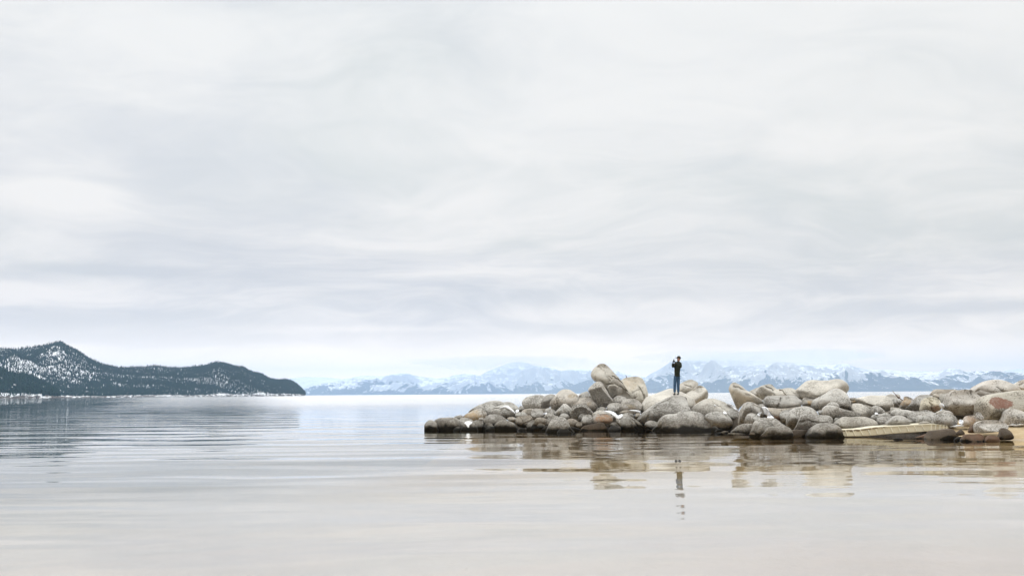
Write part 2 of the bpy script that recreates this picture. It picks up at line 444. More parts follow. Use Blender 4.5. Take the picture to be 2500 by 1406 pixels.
# the high white peaks in the middle
prof1 = [(726, 956), (760, 944), (800, 934), (836, 926), (860, 922), (884, 917), (908, 918), (937, 919), (956, 914), (980, 911), (996, 912),
         (1012, 917), (1036, 921), (1068, 924), (1097, 921), (1104, 917), (1128, 913), (1152, 913), (1170, 918), (1192, 905), (1216, 897),
         (1240, 887), (1264, 883), (1285, 885), (1296, 891), (1320, 894), (1344, 898), (1368, 906), (1384, 903), (1416, 901), (1440, 903),
         (1470, 906), (1501, 905), (1524, 913), (1554, 918), (1580, 922), (1650, 932), (1750, 942)]
T1 = terrain('1', prof1, far(([700, 1750], [14500, 14000])), far(([700, 1750], [18000, 18000])), 900, 150, 1.15, 1150 * KM, 2.0, None, p=1.15)
o1 = terrain_obj('mountain_range', T1, snow_mountain('range_middle', 60, 175, 1.1, rock=(0.30, 0.32, 0.36), rkm=0.75))
tag(o1, 'high snow-covered peaks with blue forested feet across the lake', 'mountain', kind='structure')
# dark foothill running up towards the rock tower
prof2 = [(1290, 958), (1340, 952), (1389, 943), (1440, 925), (1470, 917), (1500, 921), (1560, 938), (1620, 950)]
T2 = terrain('2', prof2, far(([1200, 1700], [13300, 13300])), far(([1200, 1700], [14600, 14600])), 260, 60, 0.35, 900 * KM, 6.0, None)
o2 = terrain_obj('mountain_range', T2, snow_mountain('foothill', 260, 420, 1.4))
tag(o2, 'blue wooded foothill rising behind the tallest leaning boulder', 'mountain', kind='structure')
# long range on the right, its top in the cloud
prof3 = [(1540, 940), (1560, 928), (1571, 922), (1586, 913), (1613, 899), (1634, 884), (1666, 880), (1710, 878), (1741, 876), (1780, 877), (1806, 879), (1877, 881),
         (1930, 885), (1982, 892), (2030, 892), (2048, 889), (2060, 888), (2072, 890), (2082, 896), (2110, 902), (2170, 903.5), (2200, 907.5), (2250, 906), (2285, 909),
         (2296, 905), (2304, 902), (2314, 899.5), (2336, 901), (2352, 908), (2390, 906), (2440, 907), (2500, 912), (2600, 915), (2800, 880)]
T3 = terrain('3', prof3, far(([1500, 2100, 2800], [12800, 11000, 9500])), far(([1500, 2100, 2800], [16500, 14500, 13000])), 1000, 150, 0.95, 1050 * KM, 12.0, None, p=1.0)
o3 = terrain_obj('mountain_range', T3, snow_mountain('range_right', 110, 250, 1.5))
tag(o3, 'long snow-streaked forested range stretching behind the jetty', 'mountain', kind='structure')

# cloud lying on the tops of the far range
def cloud(px, py, D, rx, ry, rz, dens):
    c = at(px, py, D)
    bm = bmesh.new(); bmesh.ops.create_icosphere(bm, subdivisions=4, radius=1.0)
    for v in bm.verts:
        k = 1 + 0.35 * (noise.noise(v.co * 1.7 + Vector((px, 0, 0))) )
        v.co = Vector((v.co.x * rx * k, v.co.y * ry * k, v.co.z * rz * k))
    me = bpy.data.meshes.new('cloud'); bm.to_mesh(me); bm.free()
    me.materials.append(dens)
    o = bpy.data.objects.new('cloud', me); o.location = c; COL.objects.link(o)
    return o
CLOUD_M = volume_mat('cloud', (1, 1, 1), 5.0e-4)
CLOUD_M2 = volume_mat('thin_cloud', (1, 1, 1), 2.4e-4)
tag(cloud(1905, 874, 13200 * KM, 1200 * KM, 1500 * KM, 90 * KM, CLOUD_M), 'cloud bank hiding the top of the range behind the boulders', 'cloud', kind='stuff')
tag(cloud(1730, 870, 13500 * KM, 900 * KM, 1100 * KM, 70 * KM, CLOUD_M2), 'thin cloud over the peak right of the standing man', 'cloud', kind='stuff')
tag(cloud(1230, 884, 15200 * KM, 1300 * KM, 1200 * KM, 95 * KM, CLOUD_M2), 'thin cloud veiling the white peak in the middle distance', 'cloud', kind='stuff')

# wooded hills on the left
def wood(name, T, n_trees, hgt, seed, gap, gapthr, label, mats, shore=0.03):
    """thousands of conifers on a slope: two stacked cones each, one joined mesh"""
    Xw, D, hh, t, px, tan = T
    R = np.random.RandomState(seed)
    nr = int(np.sum(t <= 1.12))
    u = R.rand(n_trees) * (Xw.shape[1] - 1.001); v = (R.rand(n_trees) ** 0.9) * (nr - 1.001)
    i, j = v.astype(int), u.astype(int); fv, fu = v - i, u - j
    def s(A): return (A[i, j] * (1 - fu) + A[i, j + 1] * fu) * (1 - fv) + (A[i + 1, j] * (1 - fu) + A[i + 1, j + 1] * fu) * fv
    x, y, z = s(Xw), s(D), s(hh)
    tv = t[i]
    gx = vnoise(x / gap + 3, y / (gap * 9.0)) * 0.55 + vnoise(x / (gap * 0.45), y / (gap * 3)) * 0.45
    big = vnoise(x / (gap * 14) + 9, y / (gap * 22))
    mid = np.exp(-((tv - 0.62) / 0.30) ** 2)
    keep = gx < gapthr + 0.12 * (big - 0.4) + 0.12 * (1 - mid) + 0.03
    keep &= (tv > shore + 0.05 * vnoise(x / 60, y / 60 + 4)) | (R.rand(n_trees) < 0.12)
    keep |= (tv > 0.95) & (R.rand(n_trees) < 0.55)
    keep &= z > 0.5
    x, y, z = x[keep], y[keep], z[keep]; M = len(x)
    h = hgt * (0.5 + 1.1 * R.rand(M) ** 2.5); r = hgt * (0.12 + 0.09 * R.rand(M)); th = R.rand(M) * 6.28
    K = 5; a = np.arange(K) * 2 * np.pi / K
    vs = np.zeros((M, 2 * (K + 1), 3))
    for c, (b0, tp_, rs) in enumerate(((0.06, 0.68, 1.0), (0.42, 1.0, 0.68))):
        o = c * (K + 1)
        for q_ in range(K):
            rr = r * rs * (0.8 + 0.4 * R.rand(M))
            vs[:, o + q_, 0] = x + rr * np.cos(a[q_] + th); vs[:, o + q_, 1] = y + rr * np.sin(a[q_] + th); vs[:, o + q_, 2] = z + h * (b0 + 0.05 * R.rand(M))
        vs[:, o + K, 0] = x; vs[:, o + K, 1] = y; vs[:, o + K, 2] = z + h * tp_
    f = []
    for c in range(2):
        o = c * (K + 1)
        for q_ in range(K): f.append((o + q_, o + (q_ + 1) % K, o + K))
    f = np.array(f); F = (f[None] + (np.arange(M) * 2 * (K + 1))[:, None, None]).reshape(-1, 3)
    mi = np.repeat(R.randint(0, len(mats), M), len(f))
    o = fast_mesh(name, vs.reshape(-1, 3), F, mats, mi, smooth=False)
    tag(o, label, 'forest', kind='stuff')
    return o

con = [plain('conifer_dark', (0.008, 0.028, 0.030), 0.95, 0.05), plain('conifer_green', (0.013, 0.042, 0.036), 0.95, 0.05), plain('conifer_blue', (0.009, 0.034, 0.044), 0.95, 0.05)]
m, n, out = new_mat('hill_snow')
P = wpos(n)
f = n.noise(n.scale(P, (0.08, 0.08, 0.24)), 1.0, 4, 0.7)
x, y, z = n.sep(P)
sh = n.ramp(z, 2, 10, 0.43, 0.62)
cc = n.mix(n.ramp(f, sh, n.m('ADD', sh, 0.06)), (0.78, 0.80, 0.84), (0.11, 0.10, 0.095))
principled(n, out, cc, 0.9, None, 0.1)
hill_m = m
prof4 = [(-200, 862), (0, 852), (32, 854), (64, 850), (96, 846), (120, 841), (136, 837), (146, 836), (154, 839), (160, 844), (176, 853), (200, 866), (224, 879),
         (248, 889), (272, 895), (296, 899), (320, 898), (352, 897), (384, 894), (412, 898), (444, 899), (476, 896), (508, 892), (529, 885), (548, 889),
         (572, 896), (593, 898), (604, 905), (620, 911), (636, 914), (660, 927), (681, 930), (697, 928), (713, 932), (724, 938), (735, 948), (743, 957), (747, 964)]
D0 = ([-400, 0, 200, 400, 747], [1900, 2050, 2250, 2500, 3200]); D1 = ([-400, 0, 200, 400, 747], [2650, 2800, 2950, 3100, 3400])
TRH = 7.2
T4 = terrain('4', prof4, D0, D1, 800, 110, 0.38, 280, 21.0, None, p=0.95, base_lift=3.0, treeh=4.0)
o4 = terrain_obj('hill', T4, hill_m)
tag(o4, 'snow-covered wooded hill and headland across the water at left', 'hill', kind='structure')
wood('forest', T4, 74000, TRH, 5, 6.3, 0.71, 'dense dark conifers covering the left headland, snow between them', con, shore=0.007)
prof5 = [(-200, 885), (0, 897), (10, 904), (32, 914), (56, 916), (80, 921), (104, 934), (128, 945), (140, 955), (150, 965)]
T5 = terrain('5', prof5, ([-500, 150], [1400, 1800]), ([-500, 150], [1650, 1900]), 260, 60, 0.30, 140, 33.0, None, p=0.9, base_lift=2, treeh=3.5)
o5 = terrain_obj('hill', T5, hill_m)
tag(o5, 'nearer low snowy point at the far left edge of the lake', 'hill', kind='structure')
wood('forest', T5, 23000, 6.5, 8, 7.0, 0.60, 'darker nearer conifers on the low point at the left edge', con, shore=0.07)
#__ROCKS__
# ------------------------------------------------------------------ granite
def granite(name, tone=(0.455, 0.440, 0.412), stain=None, wetz=0.19, speck=1.0):
    m, n, out = new_mat(name)
    P = wpos(n); x, y, z = n.sep(P)
    info = n.n('ShaderNodeObjectInfo').outputs['Random']
    Q = n.add(P, n.comb(n.m('MULTIPLY', info, 37.0), 0.0, n.m('MULTIPLY', info, 11.0)))
    big = n.noise(Q, 0.9, 4, 0.6); mid = n.noise(Q, 3.5, 5, 0.62); fine = n.noise(Q, 17.0, 4, 0.75); grit = n.noise(Q, 46.0, 2, 0.7)
    t0 = tuple(v * 0.84 for v in tone); t1 = tuple(min(1, v * 1.22) for v in tone)
    c = n.mix(n.ramp(n.m('ADD', n.m('MULTIPLY', big, 0.6), n.m('MULTIPLY', mid, 0.4)), 0.36, 0.64), t0, t1)
    # warm and pinkish drifts in the stone
    c = n.mix(n.ramp(n.noise(n.add(Q, (9, 4, 2)), 1.7, 3, 0.6), 0.52, 0.72, 0.0, 0.20), c, (0.43, 0.35, 0.285))
    hue = n.ramp(info, 0.0, 1.0, 0.86, 1.10, False)
    vs_ = n.n('ShaderNodeVectorMath', operation='SCALE'); n.link(c, vs_.inputs[0]); n.link(hue, vs_.inputs[3]); c = vs_.outputs[0]
    # dark lichens gather as specks in patches low on the stones, towards the spray
    low = n.ramp(z, 0.1, 2.0, 0.13, -0.03)
    pat = n.m('ADD', n.m('ADD', n.noise(n.add(Q, (3, 1, 7)), 1.5, 3, 0.6), low), n.m('MULTIPLY', n.m('SUBTRACT', mid, 0.5), 0.5))
    dens = n.ramp(pat, 0.36, 0.68)
    s_ = n.m('ADD', n.m('MULTIPLY', n.m('SUBTRACT', fine, 0.5), 3.4), n.m('MULTIPLY', n.m('SUBTRACT', grit, 0.5), 1.8))
    sp = n.ramp(n.m('ADD', s_, n.m('MULTIPLY', dens, 0.75)), 0.30, 1.0)
    c = n.mix(n.m('MULTIPLY', sp, 0.80 * speck), c, (0.082, 0.073, 0.060))
    c = n.mix(n.ramp(s_, 0.25, 0.7, 0.0, 0.30), c, (0.20, 0.165, 0.135))
    at_ = n.n('ShaderNodeAttribute'); at_.attribute_name = 'lichen_shade'  # lichened broken faces, plus shade painted on the lower fronts
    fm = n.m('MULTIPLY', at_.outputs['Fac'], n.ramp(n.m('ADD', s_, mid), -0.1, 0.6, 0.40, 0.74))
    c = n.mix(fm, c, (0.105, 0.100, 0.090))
    if stain:
        sx, sz, sr, rz_, scol, amt = stain
        d = n.comb(n.m('DIVIDE', n.m('SUBTRACT', x, sx), sr), 0.0, n.m('DIVIDE', n.m('SUBTRACT', z, sz), rz_))
        ln = n.n('ShaderNodeVectorMath', operation='LENGTH'); n.link(d, ln.inputs[0])
        e = n.m('ADD', ln.outputs['Value'], n.m('MULTIPLY', n.m('SUBTRACT', n.noise(Q, 2.6, 6, 0.72), 0.5), 2.8))
        lo_, hi_ = (0.95, 1.05) if amt > 0.85 else (0.6, 1.25)
        c = n.mix(n.m('MULTIPLY', n.ramp(e, lo_, hi_, amt, 0.0), n.ramp(n.noise(Q, 7.0, 4, 0.7), 0.36, 0.56, 0.25 if amt < 0.85 else 0.75, 1.0)), c, scol)
    # black algae band along the waterline
    wz = n.m('ADD', z, n.m('ADD', n.m('MULTIPLY', n.m('SUBTRACT', mid, 0.5), 0.35), n.m('MULTIPLY', n.m('SUBTRACT', big, 0.5), 0.5)))
    wet = n.ramp(wz, wetz * 0.6, wetz * 1.55, 1.0, 0.0)
    c = n.mix(n.ramp(wz, wetz * 1.2, wetz * 4.0, 0.55, 0.0), c, (0.10, 0.082, 0.060))
    c = n.mix(n.m('MULTIPLY', wet, 0.97), c, (0.014, 0.013, 0.011))
    hgt = n.m('ADD', n.m('MULTIPLY', mid, 0.6), n.m('ADD', n.m('MULTIPLY', fine, 0.22), n.m('MULTIPLY', grit, 0.07)))
    principled(n, out, c, n.m('MULTIPLY_ADD', wet, -0.12, 0.90), bump(n, hgt, 0.085, 0.9), 0.15)
    return m

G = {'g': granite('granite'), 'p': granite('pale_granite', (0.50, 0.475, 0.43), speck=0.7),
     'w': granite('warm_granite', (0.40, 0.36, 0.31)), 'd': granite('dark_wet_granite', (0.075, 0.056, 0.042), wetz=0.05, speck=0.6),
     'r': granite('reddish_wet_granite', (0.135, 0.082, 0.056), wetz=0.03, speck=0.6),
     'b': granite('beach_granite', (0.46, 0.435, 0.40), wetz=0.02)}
def snow_mat():
    m, n, out = new_mat('snow')
    P = wpos(n); f = n.noise(P, 14, 4, 0.6)
    b = principled(n, out, n.mix(f, (0.80, 0.82, 0.86), (0.92, 0.93, 0.95)), 0.7, bump(n, f, 0.04), 0.2)
    return m
SNOW = snow_mat()

CROP = {'A': (1020, 930, 8.3333), 'B': (1300, 870, 6.697), 'C': (1550, 850, 6.113), 'D': (1760, 900, 7.353),
        'E': (2040, 920, 8.269), 'F': (2250, 900, 7.4)}
def unpack(crop, s):
    ox, oy, k = CROP[crop]
    v = [float(a) for a in s.replace(',', ' ').split()]
    return [(ox + v[i] / k, oy + v[i + 1] / k) for i in range(0, len(v), 2)]

_ico = {}
def ico(sub):
    if sub not in _ico:
        bm = bmesh.new(); bmesh.ops.create_icosphere(bm, subdivisions=sub, radius=1.0)
        bm.verts.ensure_lookup_table()
        _ico[sub] = (np.array([v.co[:] for v in bm.verts]), np.array([[v.index for v in f.verts] for f in bm.faces]))
        bm.free()
    return _ico[sub]

def closed_spline(P, n=14):
    P = np.array(P, float); N_ = len(P); out = []
    for i in range(N_):
        p0, p1, p2, p3 = P[i - 1], P[i], P[(i + 1) % N_], P[(i + 2) % N_]
        for t in np.linspace(0, 1, n, endpoint=False):
            out.append(0.5 * ((2 * p1) + (-p0 + p2) * t + (2 * p0 - 5 * p1 + 4 * p2 - p3) * t * t + (-p0 + 3 * p1 - 3 * p2 + p3) * t ** 3))
    return np.array(out)

_pg = np.random.RandomState(11).rand(64, 64, 64)
def n3(p):
    i = np.floor(p).astype(int); f = p - i; f = f * f * (3 - 2 * f)
    r = 0
    for a in (0, 1):
        for b in (0, 1):
            for c in (0, 1):
                w = (f[:, 0] if a else 1 - f[:, 0]) * (f[:, 1] if b else 1 - f[:, 1]) * (f[:, 2] if c else 1 - f[:, 2])
                r = r + w * _pg[(i[:, 0] + a) & 63, (i[:, 1] + b) & 63, (i[:, 2] + c) & 63]
    return r - 0.5

def smax(a, b, k):
    h = np.clip(0.5 + 0.5 * (a - b) / k, 0, 1)
    return b + (a - b) * h + k * h * (1 - h)

ALL_ROCKS = []
_seed = [100]
def rock(crop, D, pts, label=None, mat='g', dep=None, lean=0.45, under=0.75, cracks=(), face=None, facecut=0.55, planes=None, name='boulder', cat='boulder',
         group='boulders of the jetty', sub=None, lump=1.0, kind=None, front_lift=0.0):
    """a closed stone: its outline at its own distance, a rounded body with bedding planes, lumps and cracks in front and behind"""
    _seed[0] += 1; R = np.random.RandomState(_seed[0])
    P = unpack(crop, pts) if isinstance(pts, str) else pts
    W3 = [at(a, b, D) for a, b in P]
    q2 = closed_spline([(v.x, v.z) for v in W3])
    lo, hi = q2.min(0), q2.max(0); c = (lo + hi) / 2
    w, h = hi - lo
    if sub is None: sub = 5 if max(w, h) > 0.95 else 4
    sub = min(sub, 5) if max(w, h) < 1.6 else sub
    if cracks: sub = max(sub, 6 if max(w, h) > 1.5 else 5)
    # radius by angle, seen from the centre
    d = q2 - c; th = np.arctan2(d[:, 1], d[:, 0]); r = np.hypot(d[:, 0], d[:, 1])
    A = np.linspace(-np.pi, np.pi, 241); rr = np.zeros(240)
    idx = np.clip(((th + np.pi) / (2 * np.pi) * 240).astype(int), 0, 239)
    np.maximum.at(rr, idx, r)
    ok = rr > 0; ii = np.arange(240)
    rr = np.interp(ii, np.concatenate([ii[ok] - 240, ii[ok], ii[ok] + 240]), np.tile(rr[ok], 3))
    rr = (np.roll(rr, 1) + 2 * rr + np.roll(rr, -1)) / 4
    V, F = ico(sub)
    ang = np.arctan2(V[:, 2], V[:, 0]); rho = np.sqrt(np.clip(V[:, 0] ** 2 + V[:, 2] ** 2, 0, 1))
    R0 = np.interp(ang, -np.pi + (np.arange(-1, 241) + 0.5) / 240 * 2 * np.pi, np.concatenate([[rr[-1]], rr, [rr[0]]]))
    rho_m = rho ** 0.92
    U = R0 * rho_m * np.cos(ang); Wz = R0 * rho_m * np.sin(ang)
    if dep is None: dep = 0.50 * (0.55 * min(w, h) + 0.45 * max(w, h)) * 1.05
    S_ = max(w, h)
    yn = np.sign(V[:, 1]) * np.abs(V[:, 1]) ** 0.9
    Yd = yn * dep
    fr = V[:, 1] < 0.02
    # lumps: change depth only, so the outline stays
    q3 = np.stack([U, Yd, Wz], 1) / S_
    lum = n3(q3 * 2.1 + R.rand(3) * 50) * 0.42 + n3(q3 * 4.7 + R.rand(3) * 50) * 0.17 + n3(q3 * 11 + R.rand(3) * 50) * 0.075 + n3(q3 * 24 + R.rand(3) * 50) * 0.028
    edge = np.sqrt(np.clip(1 - rho ** 2, 0, 1))
    Yd = Yd + lum * S_ * 0.85 * lump * np.minimum(edge * 1.6, 1)
    # weathered bedding planes on the visible side
    if planes is None:
        planes = [(R.uniform(-0.25, 0.25), R.uniform(0.75, 1.15), R.uniform(0.30, 0.62)), (R.uniform(-0.35, 0.35), R.uniform(-0.75, -0.35), R.uniform(0.45, 0.75))]
        if R.rand() < 0.5: planes.append((R.choice([-1, 1]) * R.uniform(0.6, 1.0), R.uniform(-0.1, 0.3), R.uniform(0.4, 0.7)))
    for (a, b, dd) in planes:      # plane: y >= -dd*dep*k + slopes ; a,b slopes in x and z
        yp = -dd * 1.25 * dep + (a * U + b * Wz) * (dep / (0.5 * S_)) * 0.9
        Yd = np.where(fr, smax(Yd, np.minimum(yp, 0.02 * dep * edge), 0.24 * dep), Yd)
    if face is not None:            # a flat broken face: its outline is given
        fq = closed_spline([(v.x, v.z) for v in (at(a, b, D) for a, b in unpack(crop, face))], 8)
        fc = fq.mean(0)
        pu = np.stack([U, Wz], 1) + c
        inside = np.zeros(len(U), bool); dmin = np.full(len(U), 9.0)
        for i in range(len(fq)):
            p, p2 = fq[i], fq[(i + 1) % len(fq)]
            cond = ((p[1] > pu[:, 1]) != (p2[1] > pu[:, 1]))
            xint = (p2[0] - p[0]) * (pu[:, 1] - p[1]) / (p2[1] - p[1] + 1e-9) + p[0]
            inside ^= cond & (pu[:, 0] < xint)
            e = p2 - p; tt = np.clip(((pu - p) @ e) / (e @ e + 1e-9), 0, 1)
            dmin = np.minimum(dmin, np.hypot(*(pu - (p + tt[:, None] * e)).T))
        sd_ = np.where(inside, dmin, -dmin)
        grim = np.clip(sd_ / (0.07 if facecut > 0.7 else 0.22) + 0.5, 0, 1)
        yf = -facecut * dep - 0.65 * (Wz)          # overhangs: the foot lies further back
        k = np.clip(sd_ / 0.05 + 0.5, 0, 1)
        yb = -facecut * dep * 1.0 + np.clip(-sd_, 0, 9) * 1.5 - 0.65 * Wz
        Yd = np.where(fr, np.minimum(k * yf + (1 - k) * yb, dep * 0.6 * edge), Yd)
        Yd += np.where(fr, n3(q3 * 9 + 4) * 0.05 * S_, 0)
    # leaning back: tops catch the sky
    Wt = 0.5 * (Wz + np.sqrt(Wz ** 2 + (0.12 * S_) ** 2)) 
    Wb = 0.5 * (-Wz + np.sqrt(Wz ** 2 + (0.12 * S_) ** 2))
    Yw = Yd + (0 if face is not None else lean) * Wt * 1.25 + (0 if face is not None else under) * Wb
    for cr in cracks:
        if isinstance(cr, str): cr = (cr, 1.0)
        cp = np.array([(v.x - c[0], v.z - c[1]) for v in (at(a, b, D) for a, b in unpack(crop, cr[0]))])
        dm = np.full(len(U), 9.0); pu = np.stack([U, Wz], 1)
        jit = n3(np.stack([U, Wz, 0 * U], 1) * 9) * 0.06
        for i in range(len(cp) - 1):
            e = cp[i + 1] - cp[i]; tt = np.clip(((pu - cp[i]) @ e) / (e @ e), 0, 1)
            taper = 1 + 0 * tt
            dm = np.minimum(dm, np.hypot(*(pu + jit[:, None] - (cp[i] + tt[:, None] * e)).T) / taper)
        wdt = 0.026 * max(1.0, S_ / 2.2) * (0.7 + 0.3 * cr[1])
        Yw = Yw + np.where(fr, np.exp(-(dm / wdt) ** 2) * 0.16 * cr[1], 0)
        Wz_s = np.exp(-(dm / (wdt * 3)) ** 2) * 0.02
        Yw = Yw + np.where(fr, Wz_s, 0)
    co = np.stack([U, Yw, Wz], 1)
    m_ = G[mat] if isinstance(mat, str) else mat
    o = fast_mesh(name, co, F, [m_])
    o.location = (c[0], D, c[1])
    hl = np.clip(0.35 - Wz / (0.5 * h) * 0.55 + n3(q3 * 5 + 9) * 0.9, 0, 1) * np.clip((1.5 - (c[1] + Wz)) / 1.0, 0.15, 1) * 0.66  # part lichened tone, part shade painted on towards each stone's foot
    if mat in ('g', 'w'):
        la = o.data.attributes.new('lichen_shade', 'FLOAT', 'POINT'); la.data.foreach_set('value', np.maximum(hl, (grim * fr) if face is not None else 0).astype(np.float32))
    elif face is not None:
        la = o.data.attributes.new('lichen_shade', 'FLOAT', 'POINT'); la.data.foreach_set('value', (grim * fr).astype(np.float32))
    tag(o, label, cat, group, kind)
    ALL_ROCKS.append((o, co + np.array([c[0], D, c[1]]), F))
    return o

def stained(nm, crop, D, cx, cy, rx, ry, col, amt, tone=(0.43, 0.405, 0.37), wetz=0.16):
    (ax, ay), (bx_, by_) = unpack(crop, f'{cx} {cy} {cx+rx} {cy+ry}')
    a, b = at(ax, ay, D), at(bx_, by_, D)
    return granite(nm, tone, (a.x, a.z, abs(b.x - a.x), abs(b.z - a.z), col, amt), wetz)

SNOWS = []
def snow(crop, D, pts, label, dep=0.16, lean=0.9):
    SNOWS.append((crop, pts, label, D))

exec_rocks = None
#__DATA__
# ---- the tip of the jetty (crop A of the photograph)
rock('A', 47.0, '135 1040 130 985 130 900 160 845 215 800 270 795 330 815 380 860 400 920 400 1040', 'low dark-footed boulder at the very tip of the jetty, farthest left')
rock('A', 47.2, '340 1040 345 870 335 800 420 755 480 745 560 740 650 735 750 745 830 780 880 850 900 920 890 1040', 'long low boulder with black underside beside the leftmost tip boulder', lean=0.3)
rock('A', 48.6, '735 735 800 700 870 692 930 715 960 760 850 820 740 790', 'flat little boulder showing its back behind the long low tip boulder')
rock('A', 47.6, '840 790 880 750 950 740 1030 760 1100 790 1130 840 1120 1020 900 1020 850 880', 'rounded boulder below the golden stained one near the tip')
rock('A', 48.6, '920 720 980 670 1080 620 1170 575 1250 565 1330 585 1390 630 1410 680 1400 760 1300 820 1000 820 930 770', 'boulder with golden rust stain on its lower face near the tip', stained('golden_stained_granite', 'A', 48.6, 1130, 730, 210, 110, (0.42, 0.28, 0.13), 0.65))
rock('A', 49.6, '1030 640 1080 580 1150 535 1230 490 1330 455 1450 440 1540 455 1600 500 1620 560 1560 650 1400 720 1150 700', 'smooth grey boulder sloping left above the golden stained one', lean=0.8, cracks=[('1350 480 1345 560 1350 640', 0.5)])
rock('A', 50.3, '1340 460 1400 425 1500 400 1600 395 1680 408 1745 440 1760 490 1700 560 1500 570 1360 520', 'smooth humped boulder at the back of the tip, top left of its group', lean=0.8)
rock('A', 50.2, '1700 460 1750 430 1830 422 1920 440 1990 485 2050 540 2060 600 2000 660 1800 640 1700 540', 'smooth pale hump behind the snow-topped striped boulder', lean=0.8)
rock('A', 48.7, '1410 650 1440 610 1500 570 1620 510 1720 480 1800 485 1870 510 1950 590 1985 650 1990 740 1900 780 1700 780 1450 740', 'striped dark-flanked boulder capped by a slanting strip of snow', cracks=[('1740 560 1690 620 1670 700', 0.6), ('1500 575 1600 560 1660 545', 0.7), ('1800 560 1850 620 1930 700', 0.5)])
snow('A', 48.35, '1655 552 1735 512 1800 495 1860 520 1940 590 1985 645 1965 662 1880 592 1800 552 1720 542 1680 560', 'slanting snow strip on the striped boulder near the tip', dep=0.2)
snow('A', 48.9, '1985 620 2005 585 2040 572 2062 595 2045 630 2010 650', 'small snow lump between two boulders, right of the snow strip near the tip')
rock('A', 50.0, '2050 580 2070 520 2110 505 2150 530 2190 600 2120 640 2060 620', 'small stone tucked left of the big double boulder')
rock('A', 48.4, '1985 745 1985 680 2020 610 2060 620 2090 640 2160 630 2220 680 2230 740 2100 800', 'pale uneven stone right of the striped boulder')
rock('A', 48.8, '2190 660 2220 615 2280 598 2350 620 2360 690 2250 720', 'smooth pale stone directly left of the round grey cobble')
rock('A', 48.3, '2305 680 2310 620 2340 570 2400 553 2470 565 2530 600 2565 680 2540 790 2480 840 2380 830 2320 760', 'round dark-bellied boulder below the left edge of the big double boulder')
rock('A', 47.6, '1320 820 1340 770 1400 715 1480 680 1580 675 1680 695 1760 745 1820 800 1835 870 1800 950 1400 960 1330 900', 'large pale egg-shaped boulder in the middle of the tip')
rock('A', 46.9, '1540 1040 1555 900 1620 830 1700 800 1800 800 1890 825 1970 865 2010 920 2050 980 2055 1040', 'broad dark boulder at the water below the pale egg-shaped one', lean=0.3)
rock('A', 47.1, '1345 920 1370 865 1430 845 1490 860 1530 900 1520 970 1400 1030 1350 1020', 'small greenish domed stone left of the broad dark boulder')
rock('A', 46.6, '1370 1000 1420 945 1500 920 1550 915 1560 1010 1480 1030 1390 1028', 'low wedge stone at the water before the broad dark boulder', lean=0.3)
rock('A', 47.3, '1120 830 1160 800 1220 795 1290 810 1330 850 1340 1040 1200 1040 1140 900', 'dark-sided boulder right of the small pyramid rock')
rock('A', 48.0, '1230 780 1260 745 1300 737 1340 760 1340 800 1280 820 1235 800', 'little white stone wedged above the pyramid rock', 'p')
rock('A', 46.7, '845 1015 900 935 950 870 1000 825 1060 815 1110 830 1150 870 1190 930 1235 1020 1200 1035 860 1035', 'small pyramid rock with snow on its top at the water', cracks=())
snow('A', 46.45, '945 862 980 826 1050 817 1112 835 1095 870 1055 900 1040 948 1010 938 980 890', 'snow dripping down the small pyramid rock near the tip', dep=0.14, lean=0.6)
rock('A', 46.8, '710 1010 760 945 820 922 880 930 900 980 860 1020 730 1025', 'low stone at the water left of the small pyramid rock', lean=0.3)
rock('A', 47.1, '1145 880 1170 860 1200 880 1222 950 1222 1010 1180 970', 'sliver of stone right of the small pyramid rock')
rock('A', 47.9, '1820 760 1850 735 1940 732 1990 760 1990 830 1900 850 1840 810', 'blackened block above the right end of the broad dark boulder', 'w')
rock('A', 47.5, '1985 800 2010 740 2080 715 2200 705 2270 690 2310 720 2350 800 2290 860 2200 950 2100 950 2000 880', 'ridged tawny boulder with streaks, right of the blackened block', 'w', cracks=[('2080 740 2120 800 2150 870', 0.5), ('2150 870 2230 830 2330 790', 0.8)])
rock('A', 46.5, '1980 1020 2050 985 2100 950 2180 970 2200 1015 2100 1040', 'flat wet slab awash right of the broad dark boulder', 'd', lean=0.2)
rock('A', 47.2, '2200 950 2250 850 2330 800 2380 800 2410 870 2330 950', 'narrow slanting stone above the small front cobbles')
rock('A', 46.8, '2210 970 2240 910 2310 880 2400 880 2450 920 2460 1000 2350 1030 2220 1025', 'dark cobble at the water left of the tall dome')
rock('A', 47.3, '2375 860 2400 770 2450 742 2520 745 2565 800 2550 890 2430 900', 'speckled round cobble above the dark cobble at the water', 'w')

# ---- the middle with the tall leaning rocks (crop B)
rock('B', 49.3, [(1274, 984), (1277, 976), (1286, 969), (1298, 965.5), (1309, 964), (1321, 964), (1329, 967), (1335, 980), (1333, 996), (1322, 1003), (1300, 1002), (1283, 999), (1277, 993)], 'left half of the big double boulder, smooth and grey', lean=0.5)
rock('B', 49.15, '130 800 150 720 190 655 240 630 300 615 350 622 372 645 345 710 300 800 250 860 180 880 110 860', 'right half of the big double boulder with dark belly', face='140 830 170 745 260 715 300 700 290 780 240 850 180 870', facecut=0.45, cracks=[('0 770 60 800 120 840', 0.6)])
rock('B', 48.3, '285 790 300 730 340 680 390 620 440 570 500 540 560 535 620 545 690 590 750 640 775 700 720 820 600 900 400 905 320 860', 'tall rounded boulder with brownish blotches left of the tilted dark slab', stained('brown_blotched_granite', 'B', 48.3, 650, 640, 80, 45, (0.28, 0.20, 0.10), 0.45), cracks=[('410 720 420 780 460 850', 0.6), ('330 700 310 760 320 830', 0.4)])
rock('B', 49.5, '755 640 800 600 860 578 905 570 930 640 850 700 780 700', 'small hump peeping over, left of the tilted dark slab')
